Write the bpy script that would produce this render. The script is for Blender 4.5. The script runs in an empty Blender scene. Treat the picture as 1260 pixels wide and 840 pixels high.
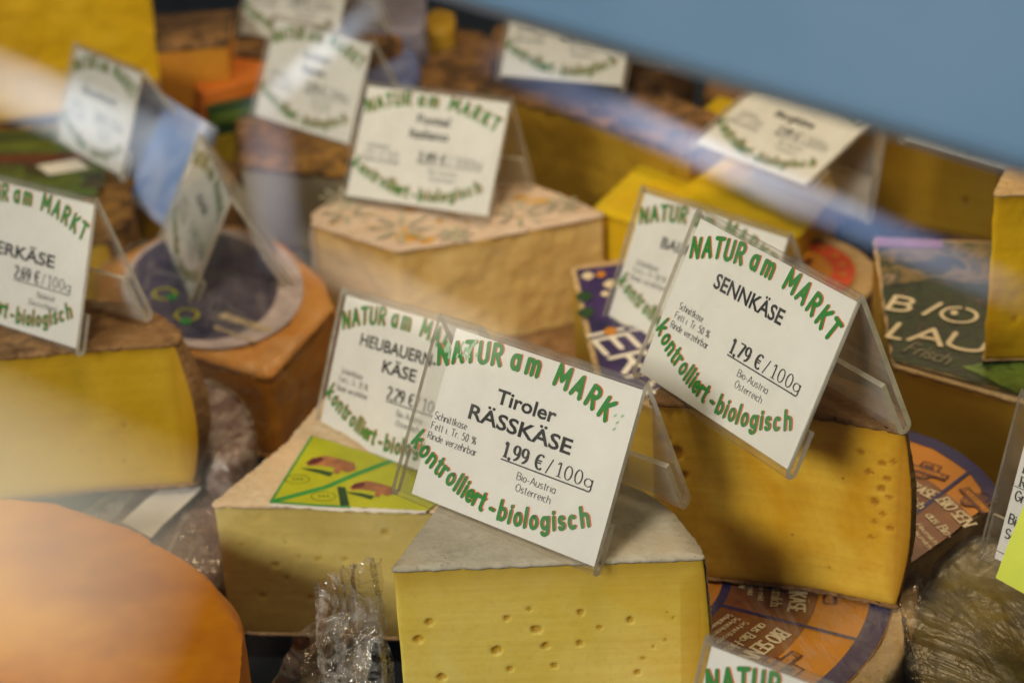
import bpy, bmesh, math, random
from mathutils import Vector, Matrix, noise
import mathutils.geometry
random.seed(7)
PI = math.pi
SC = bpy.context.scene
COL = SC.collection

# ------------------------------------------------------------------ camera
CH = 0.53                                   # lens height above the case floor
FP = 2450.0 / 1260.0                        # focal length / frame width
RX = Vector((0.99866, -0.02377, -0.04595))  # camera right, down, forward
DN = Vector((-0.05173, -0.45887, -0.88700))
FW = Vector((0.0, 0.88819, -0.45948))
cd = bpy.data.cameras.new('camera'); cam = bpy.data.objects.new('camera', cd); COL.objects.link(cam)
R = Matrix((RX, -DN, -FW)).transposed()
cam.matrix_world = Matrix.Translation((0, 0, CH)) @ R.to_4x4()
cd.sensor_width = 36; cd.lens = 36 * FP
cd.clip_start = .02; cd.clip_end = 60
cd.dof.use_dof = True; cd.dof.focus_distance = 0.676; cd.dof.aperture_fstop = 10.5
SC.camera = cam

# ------------------------------------------------------------------ light
w = bpy.data.worlds.new('World'); SC.world = w; w.use_nodes = True
wn = w.node_tree; bg = wn.nodes['Background']
bg.inputs[0].default_value = (.50, .62, .80, 1); bg.inputs[1].default_value = .05

def area(name, loc, aim, sx, sy, power, col, spread=180):
    l = bpy.data.lights.new(name, 'AREA'); l.shape = 'RECTANGLE'; l.size = sx; l.size_y = sy
    l.energy = power; l.color = col; l.spread = math.radians(spread)
    o = bpy.data.objects.new(name, l); COL.objects.link(o); o.location = loc
    o.rotation_euler = (Vector(aim) - Vector(loc)).to_track_quat('-Z', 'Y').to_euler()
    return o
area('daylight_over_stall', (-1.15, -.95, 1.25), (.05, .80, .1), .60, .45, 56, (1.0, .955, .885))
area('case_lamp', (.35, 1.25, .95), (.05, .75, .1), .35, .12, 6, (1.0, .74, .42))

def strip(name, c, d, lx, ly, rad, col):
    "added soft area lamp, placed so that the sloping case glass mirrors it"
    l = bpy.data.lights.new(name, 'AREA'); l.shape = 'RECTANGLE'; l.size = lx; l.size_y = ly
    l.energy = rad * lx * ly * PI; l.color = col; l.use_nodes = True
    t = l.node_tree; em = t.nodes['Emission']; g = t.nodes.new('ShaderNodeNewGeometry'); sp = t.nodes.new('ShaderNodeSeparateXYZ'); t.links.new(g.outputs['Parametric'], sp.inputs[0])
    def mt(op, a, b):
        m_ = t.nodes.new('ShaderNodeMath'); m_.operation = op; m_.use_clamp = False
        for k, v in ((0, a), (1, b)):
            if isinstance(v, (int, float)): m_.inputs[k].default_value = v
            else: t.links.new(v, m_.inputs[k])
        return m_.outputs[0]
    u = mt('MULTIPLY', mt('MULTIPLY', sp.outputs[0], mt('SUBTRACT', 1, sp.outputs[0])), 4)     # strength peaks in the middle of the lamp and fades to its rim
    v = mt('MULTIPLY', mt('MULTIPLY', sp.outputs[1], mt('SUBTRACT', 1, sp.outputs[1])), 4)
    t.links.new(mt('MULTIPLY', mt('MULTIPLY', u, v), 1.5), em.inputs['Strength'])
    o = bpy.data.objects.new(name, l); COL.objects.link(o)
    c = Vector(c); z = (c - Vector((-.25, .40, .45))).normalized(); x = Vector(d); x = (x - z * x.dot(z)).normalized(); y = z.cross(x)
    m = Matrix((x, y, z)).transposed().to_4x4(); m.translation = c; o.matrix_world = m
strip('mirror_streak_light', (-1.028, .396, 1.05), (.078, -.925, .371), .50, .036, 4.2, (.40, .58, 1.0))  # added lamps that put blue and pale streaks into the case glass
strip('mirror_streak_light', (-1.136, .821, .711), (.08, -.923, .377), .20, .056, 5.0, (.82, .90, 1.0))
strip('mirror_streak_light', (-1.076, .709, .874), (.39, -.064, .918), .14, .024, 4.5, (.80, .88, 1.0))
strip('mirror_veil_light', (-1.300, .655, .450), (.105, -.897, .429), .44, .28, 4.0, (1.0, .93, .70))  # added lamp, its reflection lays the cream veil at lower left
strip('mirror_streak_light', (-1.125, .52, .80), (.055, -.945, .323), .22, .045, 3.0, (1.0, .88, .68))  # added too, for a dim beige streak in the glass

area('back_row_fill', (-.05, .42, 1.20), (.02, 1.15, .08), .16, .16, 2.8, (1.0, .84, .60), 95)  # added warm fill that lifts the cards of the back row
strip('mirror_streak_light', (-1.031, .433, 1.036), (.041, -.956, .292), .20, .030, 2.8, (.80, .88, 1.0))  # two more added lamps for streaks in the glass
strip('mirror_streak_light', (-1.119, .660, .784), (-.305, -.780, -.547), .15, .045, 2.0, (.70, .74, 1.0))

SC.view_settings.view_transform = 'Standard'; SC.view_settings.look = 'None'
SC.view_settings.exposure = -0.24; SC.view_settings.gamma = 1.0
SC.cycles.use_denoising = True
SC.cycles.max_bounces = 10; SC.cycles.transparent_max_bounces = 24
SC.cycles.transmission_bounces = 4; SC.cycles.glossy_bounces = 3; SC.cycles.diffuse_bounces = 3
SC.cycles.sample_clamp_indirect = 4

# ------------------------------------------------------------------ helpers
def at(px, py, z):
    "point at height z on the sight line of a photograph position"
    d = RX * ((px - 630) / 2450.) + DN * ((py - 420) / 2450.) + FW
    return Vector((0, 0, CH)) + d * ((z - CH) / d.z)
def A2(pts, z): return [at(x, y, z).to_2d() for x, y in pts]

def empty(name, loc, label=None, cat=None, group=None, rot=(0, 0, 0)):
    o = bpy.data.objects.new(name, None); COL.objects.link(o); o.location = loc; o.rotation_euler = rot
    o.empty_display_size = .01
    if label: o['label'] = label
    if cat: o['category'] = cat
    if group: o['group'] = group
    return o
def tag(o, label=None, cat=None, group=None, kind=None):
    for k, v in (('label', label), ('category', cat), ('group', group), ('kind', kind)):
        if v: o[k] = v
    return o
def link(name, me, parent=None, world=True):
    o = bpy.data.objects.new(name, me); COL.objects.link(o)
    if parent:
        o.parent = parent
        if world:
            bpy_mw = full(parent)
            o.matrix_parent_inverse = bpy_mw.inverted()
    return o
def full(o):
    m = o.matrix_basis.copy()
    while o.parent:
        m = o.parent.matrix_basis @ o.matrix_parent_inverse @ m if False else (o.parent.matrix_basis @ o.matrix_parent_inverse @ m)
        o = o.parent
    return m
def mesh(name, vs, fs, mats, mi=None, smooth=False, tone=None):
    me = bpy.data.meshes.new(name); me.from_pydata([tuple(v) for v in vs], [], fs)
    for m in (mats if isinstance(mats, (list, tuple)) else [mats]): me.materials.append(m)
    if mi: me.polygons.foreach_set('material_index', mi)
    if smooth: me.polygons.foreach_set('use_smooth', [True] * len(me.polygons))
    if tone is not None:
        a = me.attributes.new('tone', 'FLOAT', 'POINT'); a.data.foreach_set('value', tone)
    me.update(); return me
def fbm(p, s, o=3):
    return noise.fractal(Vector(p) * s, .8, 2.1, o, noise_basis='PERLIN_ORIGINAL')

# ------------------------------------------------------------------ materials
class NT:
    def __init__(s, name):
        s.m = bpy.data.materials.new(name); s.m.use_nodes = True; s.t = s.m.node_tree; s.n = s.t.nodes
        s.b = s.n['Principled BSDF']; s.o = s.n['Material Output']
        s.tc = s.n.new('ShaderNodeTexCoord')
    def l(s, a, b): s.t.links.new(a, b)
    def noise(s, scale, det=4, rough=.55, dist=0, vec=None):
        n = s.n.new('ShaderNodeTexNoise'); n.inputs['Scale'].default_value = scale
        n.inputs['Detail'].default_value = det; n.inputs['Roughness'].default_value = rough
        n.inputs['Distortion'].default_value = dist
        s.l(vec or s.tc.outputs['Object'], n.inputs['Vector']); return n.outputs['Fac']
    def voro(s, scale, feat='F1', out='Distance', vec=None):
        n = s.n.new('ShaderNodeTexVoronoi'); n.feature = feat; n.inputs['Scale'].default_value = scale
        s.l(vec or s.tc.outputs['Object'], n.inputs['Vector']); return n.outputs[out]
    def ramp(s, fac, stops):
        r = s.n.new('ShaderNodeValToRGB'); e = r.color_ramp.elements
        while len(e) < len(stops): e.new(.5)
        for i, (p, c) in enumerate(stops): e[i].position = p; e[i].color = (c + (1,)) if len(c) == 3 else c
        s.l(fac, r.inputs[0]); return r.outputs[0]
    def mix(s, fac, a, b, mode='MIX'):
        m = s.n.new('ShaderNodeMix'); m.data_type = 'RGBA'; m.blend_type = mode
        for k, v in ((0, fac), (6, a), (7, b)):
            if isinstance(v, (int, float)): m.inputs[k].default_value = v
            elif isinstance(v, tuple): m.inputs[k].default_value = v + (1,)
            else: s.l(v, m.inputs[k])
        return m.outputs[2]
    def math(s, op, a, b=0, clamp=False):
        m = s.n.new('ShaderNodeMath'); m.operation = op; m.use_clamp = clamp
        for k, v in ((0, a), (1, b)):
            if isinstance(v, (int, float)): m.inputs[k].default_value = v
            else: s.l(v, m.inputs[k])
        return m.outputs[0]
    def schlick(s, f0=.04, nrm=None):
        lw = s.n.new('ShaderNodeLayerWeight'); lw.inputs[0].default_value = .5
        if nrm: s.l(nrm, lw.inputs['Normal'])
        return s.math('ADD', s.math('MULTIPLY', s.math('POWER', lw.outputs['Facing'], 5), 1 - f0), f0, True)
    def attr(s, n):
        a = s.n.new('ShaderNodeAttribute'); a.attribute_name = n; return a.outputs['Fac']
    def bump(s, h, strength, dist=.001, nrm=None):
        b = s.n.new('ShaderNodeBump'); b.inputs['Strength'].default_value = strength; b.inputs['Distance'].default_value = dist
        s.l(h, b.inputs['Height'])
        if nrm: s.l(nrm, b.inputs['Normal'])
        return b.outputs['Normal']
    def set(s, color=None, rough=None, normal=None, spec=None, sss=0, coat=0, coatr=.1, rad=(.012, .006, .002)):
        b = s.b
        if color is not None:
            if isinstance(color, tuple): b.inputs['Base Color'].default_value = color + (1,)
            else: s.l(color, b.inputs['Base Color'])
        if rough is not None:
            if isinstance(rough, (int, float)): b.inputs['Roughness'].default_value = rough
            else: s.l(rough, b.inputs['Roughness'])
        if normal is not None: s.l(normal, b.inputs['Normal'])
        if spec is not None: b.inputs['Specular IOR Level'].default_value = spec
        if sss:
            b.inputs['Subsurface Weight'].default_value = sss; b.inputs['Subsurface Radius'].default_value = rad
            b.inputs['Subsurface Scale'].default_value = 1.0
        if coat: b.inputs['Coat Weight'].default_value = coat; b.inputs['Coat Roughness'].default_value = coatr
        return s.m

def paste_mat(name, c, edge, pale=None, sss=.35, rough=.42, bumps=.2):
    s = NT(name)
    pale = pale or tuple(min(1, v * 1.25 + .01) for v in c)
    col = s.ramp(s.noise(19, 4, .6, .6), [(.36, c), (.64, pale)])
    fine = s.noise(420, 3, .6)
    col = s.mix(s.math('MULTIPLY', s.ramp(fine, [(.50, (0, 0, 0)), (.75, (1, 1, 1))]), .25), col, tuple(v * .7 for v in c))
    # small darker pin eyes
    pin = s.ramp(s.voro(95), [(.035, (1, 1, 1)), (.075, (0, 0, 0))])
    pin = s.math('MULTIPLY', pin, s.ramp(s.noise(30, 1), [(.55, (0, 0, 0)), (.62, (1, 1, 1))]))
    col = s.mix(s.math('MULTIPLY', pin, .6), col, tuple(v * .55 for v in edge))
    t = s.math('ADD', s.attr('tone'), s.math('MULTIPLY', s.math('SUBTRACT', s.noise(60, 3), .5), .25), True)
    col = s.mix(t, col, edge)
    # smear marks from the wire knife: faint horizontal bands
    mp = s.n.new('ShaderNodeMapping'); mp.inputs['Scale'].default_value = (6, 6, 260); s.l(s.tc.outputs['Object'], mp.inputs[0])
    st = s.noise(1.5, 3, .6, vec=mp.outputs[0])
    col = s.mix(s.math('MULTIPLY', s.ramp(st, [(.42, (0, 0, 0)), (.7, (1, 1, 1))]), .16), col, edge)
    h = s.math('ADD', s.math('MULTIPLY', st, .9), s.math('MULTIPLY', fine, .35))
    h = s.math('SUBTRACT', h, pin)
    rr = s.ramp(s.noise(35, 3), [(.35, (rough - .1,) * 3), (.7, (rough + .15,) * 3)])
    return s.set(col, rr, s.bump(h, bumps, .0006), .28, sss)

def rind_mat(name, c1, c2, c3, scale=160, bumpd=.0012, rough=.8):
    s = NT(name)
    a = s.noise(scale, 6, .7); b = s.noise(scale * .18, 4, .6)
    col = s.mix(s.ramp(b, [(.38, (0, 0, 0)), (.64, (1, 1, 1))]), s.ramp(a, [(.35, c1), (.6, c2)]), c3)
    sp = s.ramp(s.voro(scale * 1.6), [(.1, (1, 1, 1)), (.22, (0, 0, 0))])
    sp = s.math('MULTIPLY', sp, s.ramp(s.noise(scale * .3, 2), [(.52, (0, 0, 0)), (.6, (1, 1, 1))]))
    col = s.mix(s.math('MULTIPLY', sp, .55), col, tuple(v * .4 for v in c1))
    return s.set(col, rough, s.bump(s.math('ADD', a, s.math('MULTIPLY', b, 1.3)), .8, bumpd), .3)

def paint(name, c, rough=.45, var=.12, scale=90, coat=0):
    s = NT(name)
    col = s.mix(s.math('MULTIPLY', s.ramp(s.noise(scale, 4), [(.35, (0, 0, 0)), (.7, (1, 1, 1))]), var * 3, True), c, tuple(v * .6 for v in c))
    return s.set(col, rough, s.bump(s.noise(scale * .7, 3), .25, .0006), .5, 0, coat)

def print_mat(name, stops, scale=60, rough=.4, coat=.3):
    "busy printed label: patches of several inks"
    s = NT(name)
    col = s.ramp(s.noise(scale, 5, .65, .6), stops)
    return s.set(col, rough, s.bump(s.noise(scale * 1.3, 3), .3, .0008), .5, 0, coat)

def film_mat(name, tint=(.93, .92, .88), gl=.32, scale=55, rough=.12, veil=.10):
    "clear cling film: mostly transparent, glints on its creases"
    s = NT(name); n = s.n
    tr = n.new('ShaderNodeBsdfTransparent'); tr.inputs[0].default_value = tint + (1,)
    g = n.new('ShaderNodeBsdfGlossy'); g.inputs['Roughness'].default_value = rough; g.inputs['Color'].default_value = (1, .98, .94, 1)
    d = n.new('ShaderNodeBsdfDiffuse'); d.inputs[0].default_value = (.62, .58, .50, 1)
    mp = n.new('ShaderNodeMapping'); mp.inputs['Scale'].default_value = (1, .45, 1.3); mp.inputs['Rotation'].default_value = (.3, .5, .9)
    s.l(s.tc.outputs['Object'], mp.inputs[0])
    r1 = s.noise(scale, 5, .6, 1.8, mp.outputs[0])
    ridge = s.math('ABSOLUTE', s.math('SUBTRACT', r1, .5))
    r2 = s.math('ABSOLUTE', s.math('SUBTRACT', s.noise(scale * 2.6, 4, .6, 1.2, mp.outputs[0]), .5))
    h = s.math('ADD', ridge, s.math('MULTIPLY', r2, .35))
    nb = s.bump(h, 1.0, .006)
    s.l(nb, g.inputs['Normal']); s.l(nb, d.inputs['Normal'])
    crease = s.ramp(h, [(.01, (1, 1, 1)), (.09, (0, 0, 0))])
    f1 = s.math('ADD', s.math('MULTIPLY', s.schlick(.05, nb), gl * 2.2), gl * .25, True)
    m1 = n.new('ShaderNodeMixShader'); s.l(f1, m1.inputs[0]); s.l(tr.outputs[0], m1.inputs[1]); s.l(g.outputs[0], m1.inputs[2])
    m2 = n.new('ShaderNodeMixShader'); s.l(s.math('MULTIPLY', crease, veil * 2.2), m2.inputs[0]); s.l(m1.outputs[0], m2.inputs[1]); s.l(d.outputs[0], m2.inputs[2])
    s.l(m2.outputs[0], s.o.inputs[0]); return s.m

def acrylic_mat(name, edge, haze=(.008, .08)):
    s = NT(name); n = s.n
    tr = n.new('ShaderNodeBsdfTransparent'); g = n.new('ShaderNodeBsdfGlossy'); g.inputs['Roughness'].default_value = .06
    m1 = n.new('ShaderNodeMixShader')
    f = s.schlick(.05)
    if not edge:
        tr.inputs[0].default_value = (.965, .962, .945, 1)
        sm = s.ramp(s.noise(38, 5, .7), [(.40, (haze[0],) * 3), (.8, (haze[1],) * 3)])
        s.l(s.ramp(s.noise(60, 4), [(.4, (.03, .03, .03)), (.8, (.2, .2, .2))]), g.inputs['Roughness'])
        s.l(f, m1.inputs[0]); s.l(tr.outputs[0], m1.inputs[1]); s.l(g.outputs[0], m1.inputs[2])
        d = n.new('ShaderNodeBsdfDiffuse'); d.inputs[0].default_value = (.7, .68, .62, 1)
        m2 = n.new('ShaderNodeMixShader'); s.l(sm, m2.inputs[0]); s.l(m1.outputs[0], m2.inputs[1]); s.l(d.outputs[0], m2.inputs[2])
        s.l(m2.outputs[0], s.o.inputs[0])
    else:
        tr.inputs[0].default_value = (.80, .76, .66, 1)
        d = n.new('ShaderNodeBsdfTranslucent'); d.inputs[0].default_value = (.85, .80, .68, 1)
        d2 = n.new('ShaderNodeBsdfDiffuse'); d2.inputs[0].default_value = (.75, .72, .62, 1)
        a = n.new('ShaderNodeMixShader'); a.inputs[0].default_value = .55; s.l(d.outputs[0], a.inputs[1]); s.l(d2.outputs[0], a.inputs[2])
        b = n.new('ShaderNodeMixShader'); s.l(s.ramp(s.noise(120, 3), [(.35, (.55,) * 3), (.7, (.95,) * 3)]), b.inputs[0]); s.l(tr.outputs[0], b.inputs[1]); s.l(a.outputs[0], b.inputs[2])
        s.l(f, m1.inputs[0]); s.l(b.outputs[0], m1.inputs[1]); s.l(g.outputs[0], m1.inputs[2]); s.l(m1.outputs[0], s.o.inputs[0])
    return s.m

ACR = acrylic_mat('clear_acrylic', False); ACE = acrylic_mat('acrylic_edge', True); ACB = acrylic_mat('hazy_acrylic', False, (.10, .34))  # back legs: sheet with more diffuse haze mixed in
def card_mat():
    s = NT('card_paper')
    col = s.ramp(s.noise(26, 4, .6), [(.3, (.78, .765, .73)), (.7, (.84, .83, .80))])
    st = s.ramp(s.noise(75, 6, .75), [(.66, (0, 0, 0)), (.80, (.30, .30, .30))])
    col = s.mix(st, col, (.52, .47, .36))
    return s.set(col, .6, None, .3)
CARD = card_mat()
INK = paint('black_ink', (.018, .018, .02), .6, .05)
INKG = paint('grey_ink', (.06, .06, .065), .6, .05)
GREEN = paint('green_ink', (.002, .23, .016), .6, .05)
RED = paint('red_orange_ink', (.85, .10, .02), .6, .05)
SMUDGE = paint('pale_green_smudge', (.42, .66, .42), .6, .3)

# ------------------------------------------------------------------ stroke lettering
def arc(cx, cy, rx, ry, a0, a1, n=9):
    return [(cx + rx * math.cos(math.radians(a0 + (a1 - a0) * i / n)), cy + ry * math.sin(math.radians(a0 + (a1 - a0) * i / n))) for i in range(n + 1)]
G = {
 'N': (.58, [[(0, 0), (0, 1)], [(0, 1), (.58, 0)], [(.58, 0), (.58, 1)]]),
 'A': (.62, [[(0, 0), (.31, 1)], [(.31, 1), (.62, 0)], [(.12, .34), (.50, .34)]]),
 'T': (.60, [[(0, 1), (.60, 1)], [(.30, 1), (.30, 0)]]),
 'U': (.54, [[(0, 1), (0, .28)] + arc(.27, .28, .27, .28, 180, 360) + [(.54, 1)]]),
 'R': (.52, [[(0, 0), (0, 1)], [(0, 1), (.26, 1)] + arc(.26, .75, .24, .25, 90, -90) + [(0, .5)], [(.22, .5), (.52, 0)]]),
 'M': (.78, [[(0, 0), (.04, 1)], [(.04, 1), (.39, .3)], [(.39, .3), (.74, 1)], [(.74, 1), (.78, 0)]]),
 'K': (.52, [[(0, 0), (0, 1)], [(.5, 1), (0, .42)], [(.14, .55), (.52, 0)]]),
 'S': (.48, [arc(.24, .74, .22, .26, 30, 270) + arc(.24, .26, .23, .24, 90, -140)[1:]]),
 'F': (.50, [[(0, 0), (0, 1)], [(0, 1), (.48, 1)], [(0, .52), (.38, .52)]]),
 'E': (.50, [[(0, 0), (0, 1)], [(0, 1), (.48, 1)], [(0, .52), (.4, .52)], [(0, 0), (.5, 0)]]),
 'B': (.50, [[(0, 0), (0, 1)], [(0, 1), (.24, 1)] + arc(.24, .77, .22, .23, 90, -90) + [(0, .54)], [(.2, .54)] + arc(.24, .27, .25, .27, 90, -90) + [(0, 0)]]),
 'D': (.56, [[(0, 0), (0, 1)], [(0, 1), (.22, 1)] + arc(.22, .5, .33, .5, 90, -90) + [(0, 0)]]),
 'O': (.62, [arc(.31, .5, .30, .5, 90, 450, 16)]),
 'G': (.58, [arc(.31, .5, .30, .5, 45, 330, 12) + [(.57, .42)], [(.36, .42), (.58, .42)]]),
 'L': (.46, [[(0, 1), (0, 0)], [(0, 0), (.46, 0)]]),
 'H': (.56, [[(0, 0), (0, 1)], [(.56, 0), (.56, 1)], [(0, .52), (.56, .52)]]),
 'I': (.08, [[(.04, 0), (.04, 1)]]),
 'C': (.54, [arc(.31, .5, .30, .5, 45, 315, 12)]),
 'a': (.46, [arc(.22, .32, .21, .31, 40, 320, 12), [(.43, .64), (.43, 0)]]),
 'b': (.46, [[(0, 1), (0, 0)], arc(.22, .32, .22, .31, 150, -150, 12)]),
 'c': (.40, [arc(.22, .32, .21, .31, 50, 310, 12)]),
 'd': (.46, [[(.44, 1), (.44, 0)], arc(.22, .32, .21, .31, 30, 330, 12)]),
 'e': (.42, [[(.02, .34), (.41, .34)], arc(.22, .32, .20, .31, 5, 315, 12)]),
 'g': (.46, [arc(.22, .34, .21, .29, 30, 330, 12), [(.44, .64), (.44, -.08)] + arc(.23, -.08, .21, .2, 0, -150, 8)]),
 'h': (.44, [[(0, 1), (0, 0)], [(0, .36)] + arc(.21, .42, .21, .22, 170, 0, 8) + [(.42, 0)]]),
 'i': (.06, [[(.03, .64), (.03, 0)], [(.03, .86), (.03, .90)]]),
 'k': (.42, [[(0, 1), (0, 0)], [(.38, .62), (0, .26)], [(.12, .36), (.42, 0)]]),
 'l': (.06, [[(.03, 1), (.03, 0)]]),
 'm': (.70, [[(0, .64), (0, 0)], [(0, .36)] + arc(.17, .44, .17, .2, 170, 0, 7) + [(.34, 0)], [(.34, .36)] + arc(.51, .44, .17, .2, 170, 0, 7) + [(.68, 0)]]),
 'n': (.44, [[(0, .64), (0, 0)], [(0, .36)] + arc(.21, .42, .21, .22, 170, 0, 8) + [(.42, 0)]]),
 'o': (.44, [arc(.22, .32, .21, .31, 90, 450, 14)]),
 'r': (.30, [[(0, .64), (0, 0)], [(0, .34)] + arc(.22, .36, .22, .27, 175, 70, 6)]),
 's': (.36, [arc(.18, .475, .15, .165, 30, 270, 8) + arc(.18, .155, .16, .155, 90, -150, 8)[1:]]),
 't': (.30, [[(.13, .88), (.13, .12)] + arc(.24, .12, .11, .12, 180, 280, 5), [(.03, .64), (.25, .64)]]),
 'u': (.44, [[(0, .64), (0, .22)] + arc(.20, .22, .20, .22, 180, 340, 7), [(.42, .64), (.42, 0)]]),
 'v': (.42, [[(0, .64), (.21, 0)], [(.21, 0), (.42, .64)]]),
 'z': (.38, [[(0, .64), (.38, .64)], [(.38, .64), (0, 0)], [(0, 0), (.38, 0)]]),
 'p': (.46, [[(0, .64), (0, -.3)], arc(.22, .32, .22, .31, 150, -150, 12)]),
 '0': (.46, [arc(.23, .5, .20, .5, 90, 450, 16)]),
 '1': (.34, [[(.20, 1), (.20, 0)], [(.02, .84), (.20, 1)]]),
 '2': (.46, [arc(.22, .72, .20, .28, 160, -40, 9) + [(.02, .02)], [(.02, 0), (.46, 0)]]),
 '4': (.46, [[(.34, 0), (.34, 1)], [(.34, 1), (0, .3)], [(0, .3), (.46, .3)]]),
 '5': (.44, [[(.40, 1), (.10, 1)], [(.10, 1), (.06, .56)] + arc(.20, .31, .23, .31, 110, -140, 10)]),
 '6': (.46, [arc(.42, .5, .38, .52, 95, 190, 7) + arc(.24, .3, .20, .3, 180, 540, 12)]),
 '7': (.44, [[(0, 1), (.44, 1)], [(.44, 1), (.14, 0)]]),
 '9': (.46, [arc(.22, .70, .20, .30, 0, 360, 12), arc(.04, .5, .38, .52, 15, -80, 7)]),
 '8': (.46, [arc(.23, .76, .17, .24, 90, 450, 12), arc(.23, .27, .21, .27, 90, 450, 12)]),
 ',': (.10, [[(.06, .06), (.0, -.16)]]), '.': (.08, [[(.04, .0), (.04, .05)]]),
 '-': (.28, [[(0, .32), (.28, .32)]]), '/': (.34, [[(0, -.08), (.34, 1.05)]]),
 '%': (.70, [arc(.15, .76, .14, .22, 90, 450, 10), arc(.55, .24, .14, .22, 90, 450, 10), [(.12, 0), (.58, 1)]]),
 '\u20ac': (.56, [arc(.34, .5, .28, .5, 50, 310, 12), [(0, .58), (.46, .58)], [(0, .42), (.42, .42)]]),
 '\u00b7': (.10, [[(.05, .46), (.05, .50)]]), ' ': (.26, []), '?': (.4, []),
}
DOTS = {'\u00e4': ('a', .86), '\u00d6': ('O', 1.18), '\u00f6': ('o', .86), '\u00c4': ('A', 1.18), '\u00fc': ('u', .86)}
for k, (b, y) in DOTS.items():
    wd, st = G[b]; G[k] = (wd, st + [[(wd * .28, y), (wd * .28, y + .03)], [(wd * .72, y), (wd * .72, y + .03)]])

class Ink:
    "collects pen strokes on a plane: u to the right, v up, n out of the plane"
    def __init__(s): s.v = []; s.f = []; s.mi = []; s.k = 0
    def ribbon(s, pts, wfun, m=0, cap=True, lift=0.0):
        n0 = lift + (s.k % 7) * 6e-6; s.k += 1
        P = [Vector(p) for p in pts]
        P = [P[0]] + [b for a, b in zip(P, P[1:]) if (b - a).length > 1e-7]
        if len(P) < 2: return
        L, Rr = [], []
        for i, p in enumerate(P):
            a = P[max(0, i - 1)]; b = P[min(len(P) - 1, i + 1)]
            d = (b - a).normalized(); q = Vector((-d.y, d.x)); h = wfun(d) / 2
            L.append(p + q * h); Rr.append(p - q * h)
        b0 = len(s.v)
        for a, b in zip(L, Rr): s.v += [(a.x, a.y, n0), (b.x, b.y, n0)]
        for i in range(len(P) - 1):
            s.f.append((b0 + 2 * i, b0 + 2 * i + 1, b0 + 2 * i + 3, b0 + 2 * i + 2)); s.mi.append(m)
        if cap:
            for p, q, sg in ((P[0], P[1], -1), (P[-1], P[-2], -1)):
                d = (p - q).normalized(); h = wfun(d) / 2; a0 = math.atan2(d.y, d.x); c = len(s.v)
                K = 6
                for j in range(K + 1):
                    t = a0 - PI / 2 + PI * j / K; s.v.append((p.x + h * math.cos(t), p.y + h * math.sin(t), n0))
                s.f.append(tuple(range(c, c + K + 1))); s.mi.append(m)
    def poly(s, pts, m=0, lift=0.0):
        n0 = lift; b = len(s.v); s.v += [(x, y, n0) for x, y in pts]; s.f.append(tuple(range(b, b + len(pts)))); s.mi.append(m)
    def glyph(s, ch, x, y, h, sx=1, ang=0, pen=.2, m=0, mode='round', lift=0.0, thin=.05):
        if ch not in G: return 0
        wd, st = G[ch]; ca, sa = math.cos(ang), math.sin(ang)
        def T(p):
            a, b = (p[0] - (wd / 2 if mode == 'arc' else 0)) * h * sx, p[1] * h
            return (x + ca * a - sa * b, y + sa * a + ca * b)
        for k in st:
            if mode in ('round', 'arc'): s.ribbon([T(p) for p in k], lambda d: pen * h, m, True, lift)
            else:
                s.ribbon([T(p) for p in k], lambda d: h * (thin + (pen - thin) * abs(d.y) ** 1.3), m, False, lift)
                if h > .0035 and (len(k) == 2 or ch in 'hnmrud'):
                    for (p, q) in ((k[0], k[1]), (k[-1], k[-2])):
                        if abs(p[0] - q[0]) < .12 and abs(p[1] - q[1]) > .2 and (abs(p[1]) < .02 or p[1] > .6 or p[1] < -.2):
                            lx = .15
                            s.ribbon([T((p[0] - lx, p[1])), T((p[0] + lx * (0.2 if p[1] > .6 and ch in 'hnmruidlbkp1' else 1), p[1]))], lambda d: h * thin * 1.1, m, False, lift)
        return wd * h * sx
    def text(s, t, x, y, h, width=None, **kw):
        sp = kw.pop('sp', .14); nat = sum(G.get(c, (.4,))[0] + sp for c in t) - sp
        sx = (width / (nat * h)) if width else kw.pop('sx', 1)
        for c in t:
            s.glyph(c, x, y, h, sx, **kw); x += (G.get(c, (.4,))[0] + sp) * h * sx
        return x
    def mesh(s, name, mats, M):
        vs = [M @ Vector(v) for v in s.v]
        return mesh(name, vs, s.f, mats, s.mi)

_fc = {}
def sans(t, bold=.012):
    "outline of a line of plain sans lettering as a flat mesh"
    if (t, bold) in _fc: return _fc[(t, bold)]
    cu = bpy.data.curves.new('tmp', 'FONT'); cu.body = t; cu.size = 1; cu.offset = bold; cu.resolution_u = 3
    o = bpy.data.objects.new('tmp', cu); COL.objects.link(o)
    me = bpy.data.meshes.new_from_object(o.evaluated_get(bpy.context.evaluated_depsgraph_get()))
    vs = [v.co.copy() for v in me.vertices]; fs = [tuple(p.vertices) for p in me.polygons]
    bpy.data.objects.remove(o); bpy.data.curves.remove(cu); bpy.data.meshes.remove(me)
    _fc[(t, bold)] = (vs, fs); return vs, fs
def sans_to(ink, t, x, y, cap, width, m=0, lift=0, bold=.012):
    vs, fs = sans(t, bold); x0 = min(v.x for v in vs); x1 = max(v.x for v in vs); k = width / (x1 - x0); b = len(ink.v)
    ink.v += [(x + (v.x - x0) * k, y + v.y * cap / .73, lift) for v in vs]
    ink.f += [tuple(i + b for i in f) for f in fs]; ink.mi += [m] * len(fs)

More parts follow.
